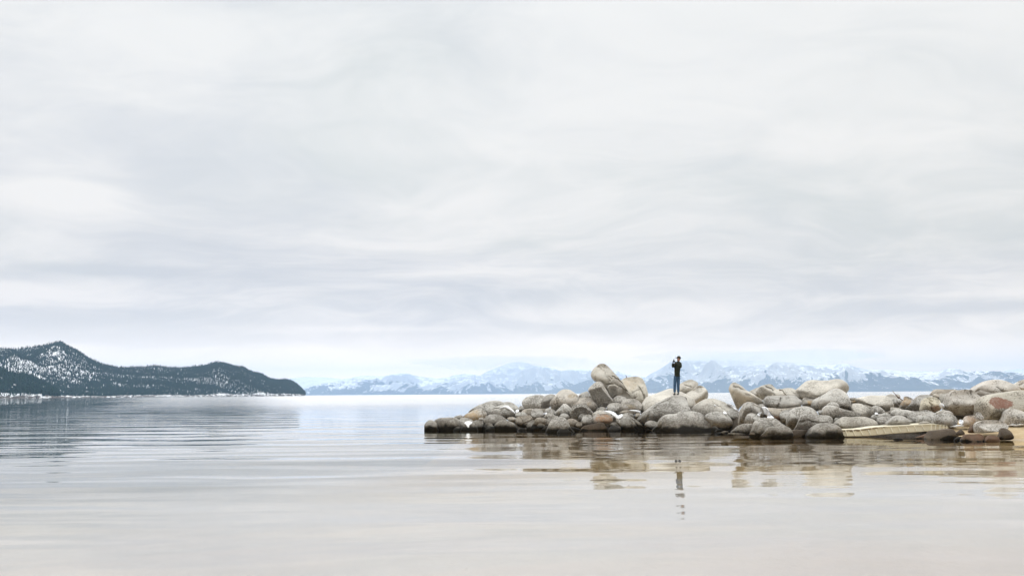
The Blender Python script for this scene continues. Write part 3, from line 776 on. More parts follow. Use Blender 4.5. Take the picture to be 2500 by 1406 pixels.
rock('B', 49.0, '770 690 810 640 860 605 900 602 930 630 955 680 900 740 800 730', 'triangular stone touching the foot of the tilted dark slab')
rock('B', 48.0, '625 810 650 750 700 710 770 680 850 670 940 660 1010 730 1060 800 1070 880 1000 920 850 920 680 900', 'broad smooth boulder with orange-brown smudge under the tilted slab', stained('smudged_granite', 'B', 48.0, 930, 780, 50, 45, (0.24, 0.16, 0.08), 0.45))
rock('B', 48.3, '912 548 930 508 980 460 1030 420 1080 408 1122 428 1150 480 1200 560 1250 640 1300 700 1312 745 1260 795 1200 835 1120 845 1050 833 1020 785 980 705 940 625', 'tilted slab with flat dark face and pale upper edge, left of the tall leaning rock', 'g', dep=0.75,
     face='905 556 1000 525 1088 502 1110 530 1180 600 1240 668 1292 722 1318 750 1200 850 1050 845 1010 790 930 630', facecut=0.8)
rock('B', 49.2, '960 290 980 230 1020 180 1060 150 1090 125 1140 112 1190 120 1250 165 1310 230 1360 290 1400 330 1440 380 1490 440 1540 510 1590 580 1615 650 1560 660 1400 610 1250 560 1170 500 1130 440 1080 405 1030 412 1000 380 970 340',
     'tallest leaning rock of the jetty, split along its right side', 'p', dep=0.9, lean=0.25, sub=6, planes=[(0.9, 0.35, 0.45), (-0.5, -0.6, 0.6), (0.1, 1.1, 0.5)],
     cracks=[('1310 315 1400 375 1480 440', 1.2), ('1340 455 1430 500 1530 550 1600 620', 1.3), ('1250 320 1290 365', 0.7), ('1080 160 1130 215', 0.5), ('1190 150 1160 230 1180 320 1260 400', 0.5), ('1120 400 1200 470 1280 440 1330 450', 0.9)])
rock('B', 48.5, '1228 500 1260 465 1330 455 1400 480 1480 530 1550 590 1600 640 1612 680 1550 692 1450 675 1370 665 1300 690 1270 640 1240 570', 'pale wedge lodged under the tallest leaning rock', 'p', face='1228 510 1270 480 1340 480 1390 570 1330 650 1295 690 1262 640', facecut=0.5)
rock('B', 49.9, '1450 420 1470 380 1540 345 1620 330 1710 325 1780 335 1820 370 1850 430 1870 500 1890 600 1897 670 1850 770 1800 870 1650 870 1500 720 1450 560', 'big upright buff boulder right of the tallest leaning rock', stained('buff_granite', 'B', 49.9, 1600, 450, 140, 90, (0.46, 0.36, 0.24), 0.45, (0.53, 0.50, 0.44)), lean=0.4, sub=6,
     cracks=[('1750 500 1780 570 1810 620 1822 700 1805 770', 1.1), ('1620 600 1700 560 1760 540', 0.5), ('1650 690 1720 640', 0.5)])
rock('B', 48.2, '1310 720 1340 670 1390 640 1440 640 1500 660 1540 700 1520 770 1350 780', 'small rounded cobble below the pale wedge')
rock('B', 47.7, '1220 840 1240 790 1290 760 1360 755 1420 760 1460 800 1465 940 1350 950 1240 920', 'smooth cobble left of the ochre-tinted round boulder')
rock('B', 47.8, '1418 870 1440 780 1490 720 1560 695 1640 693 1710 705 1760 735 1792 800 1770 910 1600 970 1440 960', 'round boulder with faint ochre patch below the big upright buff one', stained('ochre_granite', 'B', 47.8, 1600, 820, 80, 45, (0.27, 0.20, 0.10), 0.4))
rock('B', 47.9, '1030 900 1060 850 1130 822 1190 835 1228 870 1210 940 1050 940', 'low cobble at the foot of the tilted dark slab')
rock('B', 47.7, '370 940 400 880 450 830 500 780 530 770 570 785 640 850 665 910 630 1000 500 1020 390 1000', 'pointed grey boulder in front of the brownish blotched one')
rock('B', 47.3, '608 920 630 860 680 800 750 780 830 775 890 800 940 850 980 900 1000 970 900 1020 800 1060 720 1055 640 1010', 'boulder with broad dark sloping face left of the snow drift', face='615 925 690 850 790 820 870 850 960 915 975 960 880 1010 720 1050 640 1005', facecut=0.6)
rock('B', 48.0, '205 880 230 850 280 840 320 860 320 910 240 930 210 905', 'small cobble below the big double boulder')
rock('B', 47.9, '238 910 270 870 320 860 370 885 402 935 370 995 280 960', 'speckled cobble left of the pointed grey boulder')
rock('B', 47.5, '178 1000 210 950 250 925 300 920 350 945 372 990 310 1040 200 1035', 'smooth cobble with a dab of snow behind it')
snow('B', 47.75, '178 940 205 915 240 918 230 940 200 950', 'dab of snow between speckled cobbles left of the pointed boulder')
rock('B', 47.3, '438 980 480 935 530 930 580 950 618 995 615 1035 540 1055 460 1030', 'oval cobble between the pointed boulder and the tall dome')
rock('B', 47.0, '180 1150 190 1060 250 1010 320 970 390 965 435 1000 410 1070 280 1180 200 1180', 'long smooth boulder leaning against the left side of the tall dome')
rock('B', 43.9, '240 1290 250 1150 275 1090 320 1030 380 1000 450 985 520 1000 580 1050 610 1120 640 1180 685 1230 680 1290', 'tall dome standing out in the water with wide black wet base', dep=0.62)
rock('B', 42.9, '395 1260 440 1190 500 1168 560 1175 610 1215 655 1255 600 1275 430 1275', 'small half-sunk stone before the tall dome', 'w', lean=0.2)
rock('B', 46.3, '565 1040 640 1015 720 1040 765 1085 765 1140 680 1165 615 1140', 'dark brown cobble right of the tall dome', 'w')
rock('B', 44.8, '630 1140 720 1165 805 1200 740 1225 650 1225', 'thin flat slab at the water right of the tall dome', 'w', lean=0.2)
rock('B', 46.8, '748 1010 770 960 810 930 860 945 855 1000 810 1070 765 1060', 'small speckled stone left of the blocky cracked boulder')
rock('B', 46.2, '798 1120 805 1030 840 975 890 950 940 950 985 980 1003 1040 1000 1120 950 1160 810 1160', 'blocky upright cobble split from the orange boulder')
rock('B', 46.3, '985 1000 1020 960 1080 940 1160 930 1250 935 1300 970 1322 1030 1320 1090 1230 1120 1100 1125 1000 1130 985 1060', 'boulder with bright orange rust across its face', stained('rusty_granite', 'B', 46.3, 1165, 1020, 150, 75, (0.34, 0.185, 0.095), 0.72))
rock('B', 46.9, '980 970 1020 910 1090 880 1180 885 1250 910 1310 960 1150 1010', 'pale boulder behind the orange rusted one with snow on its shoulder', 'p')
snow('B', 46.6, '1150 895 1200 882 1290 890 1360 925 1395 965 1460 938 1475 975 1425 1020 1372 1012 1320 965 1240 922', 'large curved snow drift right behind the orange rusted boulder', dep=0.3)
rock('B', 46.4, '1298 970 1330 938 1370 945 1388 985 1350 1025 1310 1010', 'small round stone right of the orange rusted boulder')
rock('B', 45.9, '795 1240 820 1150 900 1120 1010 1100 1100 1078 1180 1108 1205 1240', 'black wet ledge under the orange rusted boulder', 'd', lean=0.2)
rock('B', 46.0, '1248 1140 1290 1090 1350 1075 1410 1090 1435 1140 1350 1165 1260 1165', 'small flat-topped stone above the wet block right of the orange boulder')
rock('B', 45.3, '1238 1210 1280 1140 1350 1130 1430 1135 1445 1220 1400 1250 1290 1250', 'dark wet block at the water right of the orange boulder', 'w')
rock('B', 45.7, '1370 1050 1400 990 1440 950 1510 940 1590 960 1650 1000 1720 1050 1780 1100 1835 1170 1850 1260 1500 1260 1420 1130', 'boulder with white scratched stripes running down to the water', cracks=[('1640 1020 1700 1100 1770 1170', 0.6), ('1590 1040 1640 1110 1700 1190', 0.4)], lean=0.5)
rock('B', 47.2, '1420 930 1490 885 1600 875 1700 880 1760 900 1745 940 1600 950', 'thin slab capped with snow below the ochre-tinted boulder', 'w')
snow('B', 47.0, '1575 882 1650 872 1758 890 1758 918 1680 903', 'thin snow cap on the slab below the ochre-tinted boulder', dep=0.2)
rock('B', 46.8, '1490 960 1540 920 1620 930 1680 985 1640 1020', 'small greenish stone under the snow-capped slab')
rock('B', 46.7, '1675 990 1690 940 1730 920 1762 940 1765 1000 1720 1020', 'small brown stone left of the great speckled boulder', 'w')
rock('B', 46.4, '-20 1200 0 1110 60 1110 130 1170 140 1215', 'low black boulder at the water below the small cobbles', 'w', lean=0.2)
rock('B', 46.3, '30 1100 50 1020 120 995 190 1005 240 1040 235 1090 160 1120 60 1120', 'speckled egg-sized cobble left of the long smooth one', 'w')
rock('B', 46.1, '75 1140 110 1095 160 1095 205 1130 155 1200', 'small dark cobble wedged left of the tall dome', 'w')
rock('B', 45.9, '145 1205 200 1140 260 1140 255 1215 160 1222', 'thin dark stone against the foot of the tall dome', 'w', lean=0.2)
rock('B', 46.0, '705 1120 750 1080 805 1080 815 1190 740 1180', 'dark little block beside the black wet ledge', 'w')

# ---- under the standing man (crop C)
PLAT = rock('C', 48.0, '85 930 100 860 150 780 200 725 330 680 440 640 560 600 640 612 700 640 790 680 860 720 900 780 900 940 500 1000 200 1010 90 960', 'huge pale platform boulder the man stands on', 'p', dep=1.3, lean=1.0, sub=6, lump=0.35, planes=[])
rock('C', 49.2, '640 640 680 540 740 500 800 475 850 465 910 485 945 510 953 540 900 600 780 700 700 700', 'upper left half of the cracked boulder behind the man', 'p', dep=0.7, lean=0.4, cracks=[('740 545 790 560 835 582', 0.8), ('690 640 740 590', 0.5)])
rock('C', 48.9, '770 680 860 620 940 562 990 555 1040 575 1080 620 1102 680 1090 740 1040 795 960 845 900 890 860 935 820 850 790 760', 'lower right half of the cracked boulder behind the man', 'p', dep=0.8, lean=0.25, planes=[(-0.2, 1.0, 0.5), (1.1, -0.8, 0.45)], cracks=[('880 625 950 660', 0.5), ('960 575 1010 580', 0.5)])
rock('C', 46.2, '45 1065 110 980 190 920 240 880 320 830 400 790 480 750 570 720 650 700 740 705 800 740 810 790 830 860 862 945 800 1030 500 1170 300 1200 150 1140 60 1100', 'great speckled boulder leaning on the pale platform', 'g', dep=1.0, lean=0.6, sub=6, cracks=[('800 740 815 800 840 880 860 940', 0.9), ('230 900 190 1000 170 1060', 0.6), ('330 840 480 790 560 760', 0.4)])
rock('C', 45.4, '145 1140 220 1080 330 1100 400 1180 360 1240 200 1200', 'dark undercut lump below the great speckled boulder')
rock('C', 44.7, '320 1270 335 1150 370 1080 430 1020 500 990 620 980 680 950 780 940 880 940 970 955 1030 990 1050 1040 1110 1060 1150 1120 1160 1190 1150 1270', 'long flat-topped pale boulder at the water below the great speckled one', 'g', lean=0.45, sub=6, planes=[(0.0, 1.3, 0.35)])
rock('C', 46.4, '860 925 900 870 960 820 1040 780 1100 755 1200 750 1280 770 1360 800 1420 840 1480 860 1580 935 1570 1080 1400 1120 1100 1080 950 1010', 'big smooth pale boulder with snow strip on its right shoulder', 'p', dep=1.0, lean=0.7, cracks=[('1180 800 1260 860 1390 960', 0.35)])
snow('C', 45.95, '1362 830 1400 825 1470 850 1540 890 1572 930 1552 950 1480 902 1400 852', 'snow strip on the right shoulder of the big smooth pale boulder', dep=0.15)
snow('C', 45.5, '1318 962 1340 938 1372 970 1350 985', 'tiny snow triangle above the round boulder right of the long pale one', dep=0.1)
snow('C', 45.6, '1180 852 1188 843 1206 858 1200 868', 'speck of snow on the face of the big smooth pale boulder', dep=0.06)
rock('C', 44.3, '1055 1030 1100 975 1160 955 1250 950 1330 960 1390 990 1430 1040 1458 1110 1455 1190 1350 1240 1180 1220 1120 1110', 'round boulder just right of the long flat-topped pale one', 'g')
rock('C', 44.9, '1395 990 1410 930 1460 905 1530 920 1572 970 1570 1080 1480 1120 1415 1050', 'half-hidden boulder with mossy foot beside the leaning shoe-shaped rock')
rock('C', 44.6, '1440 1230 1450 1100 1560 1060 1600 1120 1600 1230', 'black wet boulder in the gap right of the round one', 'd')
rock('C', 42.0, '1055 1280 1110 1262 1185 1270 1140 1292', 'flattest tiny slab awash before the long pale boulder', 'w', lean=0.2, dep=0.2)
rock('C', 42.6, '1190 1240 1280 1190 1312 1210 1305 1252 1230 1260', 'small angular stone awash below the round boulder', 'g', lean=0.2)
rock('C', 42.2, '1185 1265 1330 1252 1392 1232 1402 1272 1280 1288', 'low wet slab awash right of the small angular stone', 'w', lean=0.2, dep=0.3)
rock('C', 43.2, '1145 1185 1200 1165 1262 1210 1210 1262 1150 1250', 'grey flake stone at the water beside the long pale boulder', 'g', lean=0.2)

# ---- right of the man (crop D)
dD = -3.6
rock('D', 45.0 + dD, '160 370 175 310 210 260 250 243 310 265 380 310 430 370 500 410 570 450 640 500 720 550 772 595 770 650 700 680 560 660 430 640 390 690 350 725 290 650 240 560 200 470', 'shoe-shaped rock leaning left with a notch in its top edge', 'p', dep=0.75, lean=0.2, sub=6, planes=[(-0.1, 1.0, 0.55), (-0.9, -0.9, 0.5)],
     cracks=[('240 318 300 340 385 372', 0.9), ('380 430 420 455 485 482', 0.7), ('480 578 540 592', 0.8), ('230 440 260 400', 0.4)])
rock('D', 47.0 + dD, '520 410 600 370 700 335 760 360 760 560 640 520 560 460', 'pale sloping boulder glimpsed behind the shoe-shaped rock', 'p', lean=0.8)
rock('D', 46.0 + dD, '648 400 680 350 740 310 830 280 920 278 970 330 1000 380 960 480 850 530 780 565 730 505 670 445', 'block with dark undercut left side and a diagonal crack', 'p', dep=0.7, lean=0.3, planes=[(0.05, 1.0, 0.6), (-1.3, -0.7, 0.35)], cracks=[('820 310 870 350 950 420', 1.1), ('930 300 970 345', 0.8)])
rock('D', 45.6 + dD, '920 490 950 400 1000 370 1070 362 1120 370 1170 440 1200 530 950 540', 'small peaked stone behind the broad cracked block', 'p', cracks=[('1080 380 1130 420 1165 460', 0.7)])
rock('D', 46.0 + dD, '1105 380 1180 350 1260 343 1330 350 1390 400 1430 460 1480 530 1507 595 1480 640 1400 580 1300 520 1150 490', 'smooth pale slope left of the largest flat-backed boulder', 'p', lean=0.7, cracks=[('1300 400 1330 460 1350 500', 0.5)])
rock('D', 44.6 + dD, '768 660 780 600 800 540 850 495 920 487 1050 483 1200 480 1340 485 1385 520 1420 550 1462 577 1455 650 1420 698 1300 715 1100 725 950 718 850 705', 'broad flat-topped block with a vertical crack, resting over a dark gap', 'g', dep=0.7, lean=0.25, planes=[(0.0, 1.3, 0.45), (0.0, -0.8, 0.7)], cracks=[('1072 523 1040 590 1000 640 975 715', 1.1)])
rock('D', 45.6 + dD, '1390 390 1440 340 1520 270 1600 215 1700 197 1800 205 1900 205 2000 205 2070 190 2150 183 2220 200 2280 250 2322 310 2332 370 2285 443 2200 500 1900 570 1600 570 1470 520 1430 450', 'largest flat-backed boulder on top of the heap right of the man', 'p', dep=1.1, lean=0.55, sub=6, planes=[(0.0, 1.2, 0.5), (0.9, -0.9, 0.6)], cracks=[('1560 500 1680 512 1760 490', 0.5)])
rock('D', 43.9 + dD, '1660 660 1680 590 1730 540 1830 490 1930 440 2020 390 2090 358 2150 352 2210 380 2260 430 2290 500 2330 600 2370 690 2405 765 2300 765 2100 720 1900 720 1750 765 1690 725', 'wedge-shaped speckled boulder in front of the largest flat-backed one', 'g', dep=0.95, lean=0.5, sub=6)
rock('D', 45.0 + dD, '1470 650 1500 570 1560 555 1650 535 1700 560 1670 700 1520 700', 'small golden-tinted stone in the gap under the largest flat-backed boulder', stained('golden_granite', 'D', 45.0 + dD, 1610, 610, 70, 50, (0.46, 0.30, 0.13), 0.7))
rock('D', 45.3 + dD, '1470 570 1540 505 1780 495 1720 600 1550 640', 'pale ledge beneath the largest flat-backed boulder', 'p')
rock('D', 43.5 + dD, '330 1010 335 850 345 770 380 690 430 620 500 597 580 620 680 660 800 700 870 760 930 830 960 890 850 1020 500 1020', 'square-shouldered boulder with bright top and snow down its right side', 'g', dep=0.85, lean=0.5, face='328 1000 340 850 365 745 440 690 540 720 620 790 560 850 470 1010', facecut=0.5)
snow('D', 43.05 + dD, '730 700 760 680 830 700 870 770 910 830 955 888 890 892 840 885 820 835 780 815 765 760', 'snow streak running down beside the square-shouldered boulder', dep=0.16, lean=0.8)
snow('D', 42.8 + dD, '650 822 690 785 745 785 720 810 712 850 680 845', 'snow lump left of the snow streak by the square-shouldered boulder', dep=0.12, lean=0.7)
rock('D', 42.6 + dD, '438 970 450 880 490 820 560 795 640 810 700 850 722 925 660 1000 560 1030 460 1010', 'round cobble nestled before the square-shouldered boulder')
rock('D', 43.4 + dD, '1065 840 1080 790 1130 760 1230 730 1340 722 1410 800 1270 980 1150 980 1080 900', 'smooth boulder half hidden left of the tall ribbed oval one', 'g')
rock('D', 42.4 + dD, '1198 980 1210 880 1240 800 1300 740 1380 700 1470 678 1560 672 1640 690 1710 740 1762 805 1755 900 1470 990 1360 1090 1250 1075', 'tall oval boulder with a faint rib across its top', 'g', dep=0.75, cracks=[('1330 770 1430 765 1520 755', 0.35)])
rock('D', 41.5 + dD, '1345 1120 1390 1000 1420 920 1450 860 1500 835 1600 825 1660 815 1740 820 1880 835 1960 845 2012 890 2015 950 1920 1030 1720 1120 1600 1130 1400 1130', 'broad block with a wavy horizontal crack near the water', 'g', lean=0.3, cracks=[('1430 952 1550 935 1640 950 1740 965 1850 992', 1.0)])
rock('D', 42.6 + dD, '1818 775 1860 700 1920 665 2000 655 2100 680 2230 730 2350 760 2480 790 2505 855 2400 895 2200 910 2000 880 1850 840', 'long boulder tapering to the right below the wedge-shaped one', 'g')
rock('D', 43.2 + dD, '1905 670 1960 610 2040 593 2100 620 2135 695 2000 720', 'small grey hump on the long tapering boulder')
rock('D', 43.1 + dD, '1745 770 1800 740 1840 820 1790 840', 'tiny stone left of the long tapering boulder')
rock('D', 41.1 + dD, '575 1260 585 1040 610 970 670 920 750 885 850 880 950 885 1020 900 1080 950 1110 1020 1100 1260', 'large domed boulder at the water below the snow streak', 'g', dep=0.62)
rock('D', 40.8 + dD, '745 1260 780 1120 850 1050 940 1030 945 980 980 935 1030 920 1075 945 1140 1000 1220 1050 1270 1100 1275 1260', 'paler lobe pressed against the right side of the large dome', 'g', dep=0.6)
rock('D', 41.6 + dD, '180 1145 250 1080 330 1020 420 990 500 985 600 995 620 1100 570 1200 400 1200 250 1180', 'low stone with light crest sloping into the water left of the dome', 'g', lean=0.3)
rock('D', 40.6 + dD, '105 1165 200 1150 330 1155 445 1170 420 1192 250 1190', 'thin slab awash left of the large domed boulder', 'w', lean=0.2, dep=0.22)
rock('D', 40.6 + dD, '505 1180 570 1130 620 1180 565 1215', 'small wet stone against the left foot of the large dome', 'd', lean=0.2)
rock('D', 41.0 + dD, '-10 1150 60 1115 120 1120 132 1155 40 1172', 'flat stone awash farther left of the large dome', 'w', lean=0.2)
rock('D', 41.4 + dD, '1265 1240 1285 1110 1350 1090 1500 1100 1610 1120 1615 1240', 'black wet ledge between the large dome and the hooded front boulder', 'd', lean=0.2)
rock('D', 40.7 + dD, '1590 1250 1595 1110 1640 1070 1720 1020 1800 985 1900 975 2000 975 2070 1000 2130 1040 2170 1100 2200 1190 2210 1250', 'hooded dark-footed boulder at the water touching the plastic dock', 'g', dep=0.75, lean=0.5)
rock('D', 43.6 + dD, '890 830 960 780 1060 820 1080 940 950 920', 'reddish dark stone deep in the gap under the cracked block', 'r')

# ---- behind the dock (crop E)
rock('E', 38.3, '-10 960 60 880 130 830 200 805 290 805 350 812 450 800 580 800 700 830 790 870 850 930 865 990 800 1025 600 1040 300 1045 100 1030', 'long pale-backed boulder right behind the low end of the dock', 'p', dep=0.7, lean=0.35, planes=[(0.0, 1.2, 0.3), (0.0, -0.9, 0.6)])
rock('E', 38.8, '0 830 60 825 110 850 60 920 -30 920', 'small dark stone between the hooded boulder and the long pale-backed one')
rock('E', 39.8, '340 610 390 550 440 535 530 535 600 560 690 640 780 730 835 795 800 850 600 850 450 790 350 700', 'smooth slanting boulder right of the wedge-shaped one', 'p', lean=0.7)
rock('E', 40.3, '590 555 680 570 735 600 742 645 700 680 620 640', 'small pale stone above the slanting boulder', 'p')
rock('E', 41.6, '280 440 350 418 460 430 478 475 460 530 400 560 330 560 300 500', 'small tawny cracked stone left of the pale loaf-shaped boulder', stained('tawny_granite', 'E', 41.6, 390, 490, 90, 50, (0.38, 0.26, 0.12), 0.7), cracks=[('310 460 380 475 450 455', 0.7)])
rock('E', 41.3, '455 510 470 450 540 480 595 545 480 560', 'dark chip of stone beside the tawny cracked one')
rock('E', 40.6, '460 440 560 410 680 385 800 370 930 375 1020 375 1080 410 1110 460 1142 560 1145 650 1090 735 1000 725 900 620 750 585 600 550 500 495', 'pale loaf-shaped boulder overhanging a dark hollow', 'p', dep=0.9, planes=[(0.0, 1.0, 0.5), (0.1, -0.8, 0.6)], lean=0.45)
rock('E', 41.3, '1030 395 1090 360 1170 345 1240 380 1290 440 1362 475 1345 570 1325 660 1200 670 1130 580 1080 450', 'boulder with the thin twig lying on it', 'g', cracks=[('1240 500 1290 540 1330 560', 0.6)])
rock('E', 41.9, '1215 355 1290 350 1304 372 1302 440 1260 430', 'small block sticking up behind the twig boulder')
rock('E', 39.4, '712 665 770 600 830 580 890 590 950 640 1010 745 850 770 780 735', 'round-headed stone in the hollow of the loaf-shaped boulder')
snow('E', 39.3, '785 735 820 712 862 752 812 760', 'little snow scrap before the round-headed stone')
rock('E', 39.0, '725 840 760 780 830 750 960 745 1030 720 1090 740 1160 800 1000 850 850 880', 'flat stone right of the little snow scrap')
rock('E', 38.4, '840 880 870 830 950 805 1060 800 1200 800 1170 920 1000 1020 900 1020 865 960', 'boulder between the long pale-backed one and the dark oval one')
rock('E', 37.8, '1035 990 1050 920 1110 860 1190 800 1270 775 1350 780 1420 810 1480 860 1510 950 1400 1010 1100 1020', 'dark oval boulder directly behind the middle of the dock', 'g', dep=0.45)
rock('E', 38.1, '1455 850 1500 830 1550 880 1585 950 1500 960', 'small sliver stone right of the dark oval boulder')
rock('E', 39.9, '1095 735 1120 650 1150 612 1250 620 1335 645 1300 700 1150 720', 'pale stone below the twig boulder', 'p')
rock('E', 39.1, '1130 745 1150 690 1220 660 1320 655 1450 665 1530 680 1565 705 1510 820 1480 850 1400 820 1280 800 1180 810', 'long speckled stone lying level behind the dock', 'g')
rock('E', 38.7, '1488 840 1495 780 1530 700 1600 685 1700 690 1800 680 1890 670 1960 690 2030 740 2055 785 1960 870 1940 960 1560 960', 'broad buff-topped boulder behind the bend of the dock', 'g', dep=0.6, planes=[(0.0, 1.3, 0.4), (0.0, -0.5, 0.8)])
rock('E', 38.0, '1655 880 1690 780 1780 765 1870 780 1920 830 1945 905 1910 950 1680 950', 'round dark boulder in front of the broad buff-topped one', 'g')
rock('E', 40.4, '1318 650 1340 560 1370 490 1410 470 1420 400 1470 390 1530 410 1585 445 1582 510 1520 580 1450 650 1390 680', 'golden knobbly stone with a grey cap', stained('knobbly_golden_granite', 'E', 40.4, 1440, 520, 120, 90, (0.40, 0.27, 0.14), 0.55))
rock('E', 40.2, '1445 655 1480 580 1560 500 1650 430 1750 370 1830 358 1950 362 2000 420 1900 620 1750 700 1550 695', 'large speckled wedge right of the golden knobbly stone', 'g', lean=0.6)
rock('E', 39.4, '1742 570 1770 500 1830 440 1930 405 2030 400 2090 440 2130 530 2152 630 2100 710 2020 730 1900 700 1760 690', 'yellowish cracked boulder with a reddish blotch beside the snow lump', stained('yellow_blotched_granite', 'E', 39.4, 2020, 640, 90, 65, (0.25, 0.14, 0.095), 0.65, (0.50, 0.46, 0.37)), cracks=[('1900 420 1925 455 1952 492', 0.7), ('1895 515 1930 590 1962 665', 0.9)])

# ---- the right end on the beach (crop F)
rock('F', 41.6, '185 480 210 430 270 375 350 368 480 372 600 370 655 382 600 440 540 470 400 470 260 480', 'flat tan stone on the skyline at the right', 'w')
rock('F', 41.1, '205 490 240 450 330 442 405 455 385 580 330 560 250 520', 'tan-grey stone just below the flat skyline stone', 'w')
rock('F', 40.8, '348 510 380 455 450 445 575 450 570 580 480 700 400 710 358 610', 'pale rounded stone left of the great upright grey boulder', 'p')
rock('F', 39.2, '455 680 500 600 540 510 590 430 640 390 740 380 850 372 940 380 1000 400 1060 500 1085 580 1080 700 1060 820 950 870 800 860 650 810 500 730', 'great upright grey boulder with a hairline crack and brown foot', stained('brown_footed_granite', 'F', 39.2, 900, 690, 90, 90, (0.27, 0.17, 0.09), 0.6, (0.46, 0.43, 0.39), 0.02), dep=1.1, lean=0.3, sub=6,
     cracks=[('950 395 935 490 910 570', 0.8), ('590 440 545 520', 0.5)])
rock('F', 41.2, '885 380 960 310 1050 285 1155 280 1110 380 980 410', 'rusty flat stone peeping over between the two greatest right boulders', stained('rusty_flat_granite', 'F', 41.2, 990, 360, 60, 25, (0.42, 0.22, 0.09), 0.8))
rock('F', 40.2, '1000 410 1040 350 1120 290 1220 240 1310 205 1400 192 1500 200 1600 240 1680 290 1740 350 1785 415 1700 540 1300 620 1080 620 1030 510', 'highest rounded boulder at the right, furrowed on its left flank', 'b', dep=1.2, lean=0.5, sub=6, cracks=[('1300 340 1350 400 1425 465', 0.9), ('1010 420 1080 380 1150 390 1280 480', 0.6), ('1060 470 1150 480 1240 500', 0.5)])
rock('F', 41.0, '1665 300 1750 240 1850 200 1950 190 2010 300 1960 430 1800 410 1715 350', 'dark-furrowed boulder cut by the right edge of the picture', 'b', cracks=[('1700 330 1780 290 1850 260', 0.8)])
rock('F', 37.9, '1050 650 1080 570 1150 520 1250 480 1380 450 1500 430 1650 415 1850 390 2000 400 2110 500 2110 720 1800 880 1600 960 1250 980 1110 930 1085 810 1060 730', 'huge boulder with a patch of brick-red lichens at the right', stained('red_lichen_granite', 'F', 37.9, 1340, 620, 205, 105, (0.19, 0.095, 0.07), 0.90, (0.47, 0.44, 0.38), 0.02), dep=1.3, lean=0.4, sub=6, planes=[(0.0, 0.9, 0.45), (0.0, -0.9, 0.65)])
rock('F', 36.5, '1535 960 1560 860 1590 780 1640 730 1700 715 1770 735 1850 775 1930 850 1935 1000 1800 1040 1600 1040 1545 1010', 'smooth grey boulder under the red-patched one at the right edge', 'b', dep=0.7)
rock('F', 37.2, '205 980 230 910 280 850 350 820 450 808 560 820 630 860 670 920 668 1010 600 1060 400 1060 230 1030', 'dark oval boulder at the shore end of the dock', 'g')
rock('F', 38.4, '265 800 330 760 420 745 475 770 410 850 300 870', 'pale stone above the dark oval boulder by the dock end', 'p')
rock('F', 38.2, '395 815 440 770 500 755 570 810 560 850 430 850', 'pointed pale stone wedged left of the great upright grey boulder', 'b')
rock('F', 36.8, '752 1010 765 930 810 870 880 845 960 842 1003 870 1005 1010 950 1050 780 1050', 'warm brown round stone on the sand below the great upright boulder', stained('warm_brown_granite', 'F', 36.8, 900, 930, 90, 70, (0.29, 0.19, 0.12), 0.6, (0.42, 0.37, 0.32), 0.02))
rock('F', 37.3, '990 960 1000 850 1030 800 1080 785 1115 850 1115 980 1000 1010', 'narrow grey stone between the brown round stone and the red-patched boulder', 'b')
rock('F', 35.1, '998 1090 1000 1010 1030 970 1100 940 1200 927 1350 930 1460 945 1537 980 1542 1040 1500 1095 1400 1130 1200 1155 1040 1165', 'flat-topped drum-shaped boulder lying on the golden sand', 'b', dep=0.75, lean=0.1, planes=[(0.0, 2.3, 0.30)])
rock('F', 35.5, '862 1150 890 1060 950 1010 1010 1010 1040 1060 1040 1150 950 1165', 'small russet stone left of the drum-shaped boulder', 'r')
rock('F', 35.3, '145 1330 152 1160 200 1120 350 1100 430 1085 540 1085 600 1130 645 1190 660 1330', 'big dark brown wet rock at the foot of the dock', 'd', lean=0.2, dep=0.6, group='wet rocks at the beach edge')
rock('F', 35.1, '615 1180 680 1120 730 1095 765 1130 790 1185 700 1210', 'small dark peaked rock on the sand right of the big wet one', 'd', group='wet rocks at the beach edge')
rock('F', 33.7, '745 1340 780 1200 860 1180 950 1178 1080 1180 1130 1220 1172 1340', 'reddish brown wet rock in the shallows, middle of three', 'r', lean=0.2, group='wet rocks at the beach edge')
rock('F', 33.4, '1170 1330 1200 1220 1260 1200 1340 1210 1390 1240 1408 1330', 'low russet wet rock left of the dark upright stone', 'r', lean=0.2, group='wet rocks at the beach edge')
rock('F', 34.0, '1403 1280 1412 1150 1450 1080 1510 1073 1580 1100 1630 1160 1680 1275', 'dark upright wet stone with a sharp slanting right side', 'd', lean=0.2, group='wet rocks at the beach edge')
rock('F', 34.1, '600 1305 650 1235 740 1225 790 1250 760 1310', 'flat tan stone awash between the wet rocks', 'w', lean=0.2, group='wet rocks at the beach edge')
rock('E', 35.9, '1600 1240 1750 1180 1890 1150 1925 1270 1750 1275', 'reddish wedge of rock rising under the dock end', 'r', lean=0.2, group='wet rocks at the beach edge')
rock('E', 35.2, '1170 1255 1230 1228 1320 1235 1355 1262 1250 1275', 'tiny flat stone breaking the water before the dock', 'w', lean=0.2, dep=0.2, group='wet rocks at the beach edge')
rock('E', 37.4, '1685 950 1750 900 1880 898 1900 950', 'flat pale stone showing above the bend of the dock', 'p')
rock('E', 37.9, '455 1050 500 1000 560 995 620 1030 600 1060', 'small pebbly stone behind the low end of the dock', 'w')
rock('E', 37.9, '915 1010 960 960 1045 950 1060 1010', 'small flat stone above the middle of the dock', 'w')
snow('F', 38.9, '312 655 350 620 402 650 412 708 362 722 330 692', 'white snow lump caught between boulders at the right', dep=0.2)
snow('F', 36.9, '668 945 700 918 757 940 752 1000 690 1005', 'snow lump on the sand left of the warm brown stone', dep=0.2)
snow('F', 36.6, '500 1050 560 1032 640 1015 750 1022 752 1040 600 1052', 'thin strip of snow on the sand behind the dock end', dep=0.3)
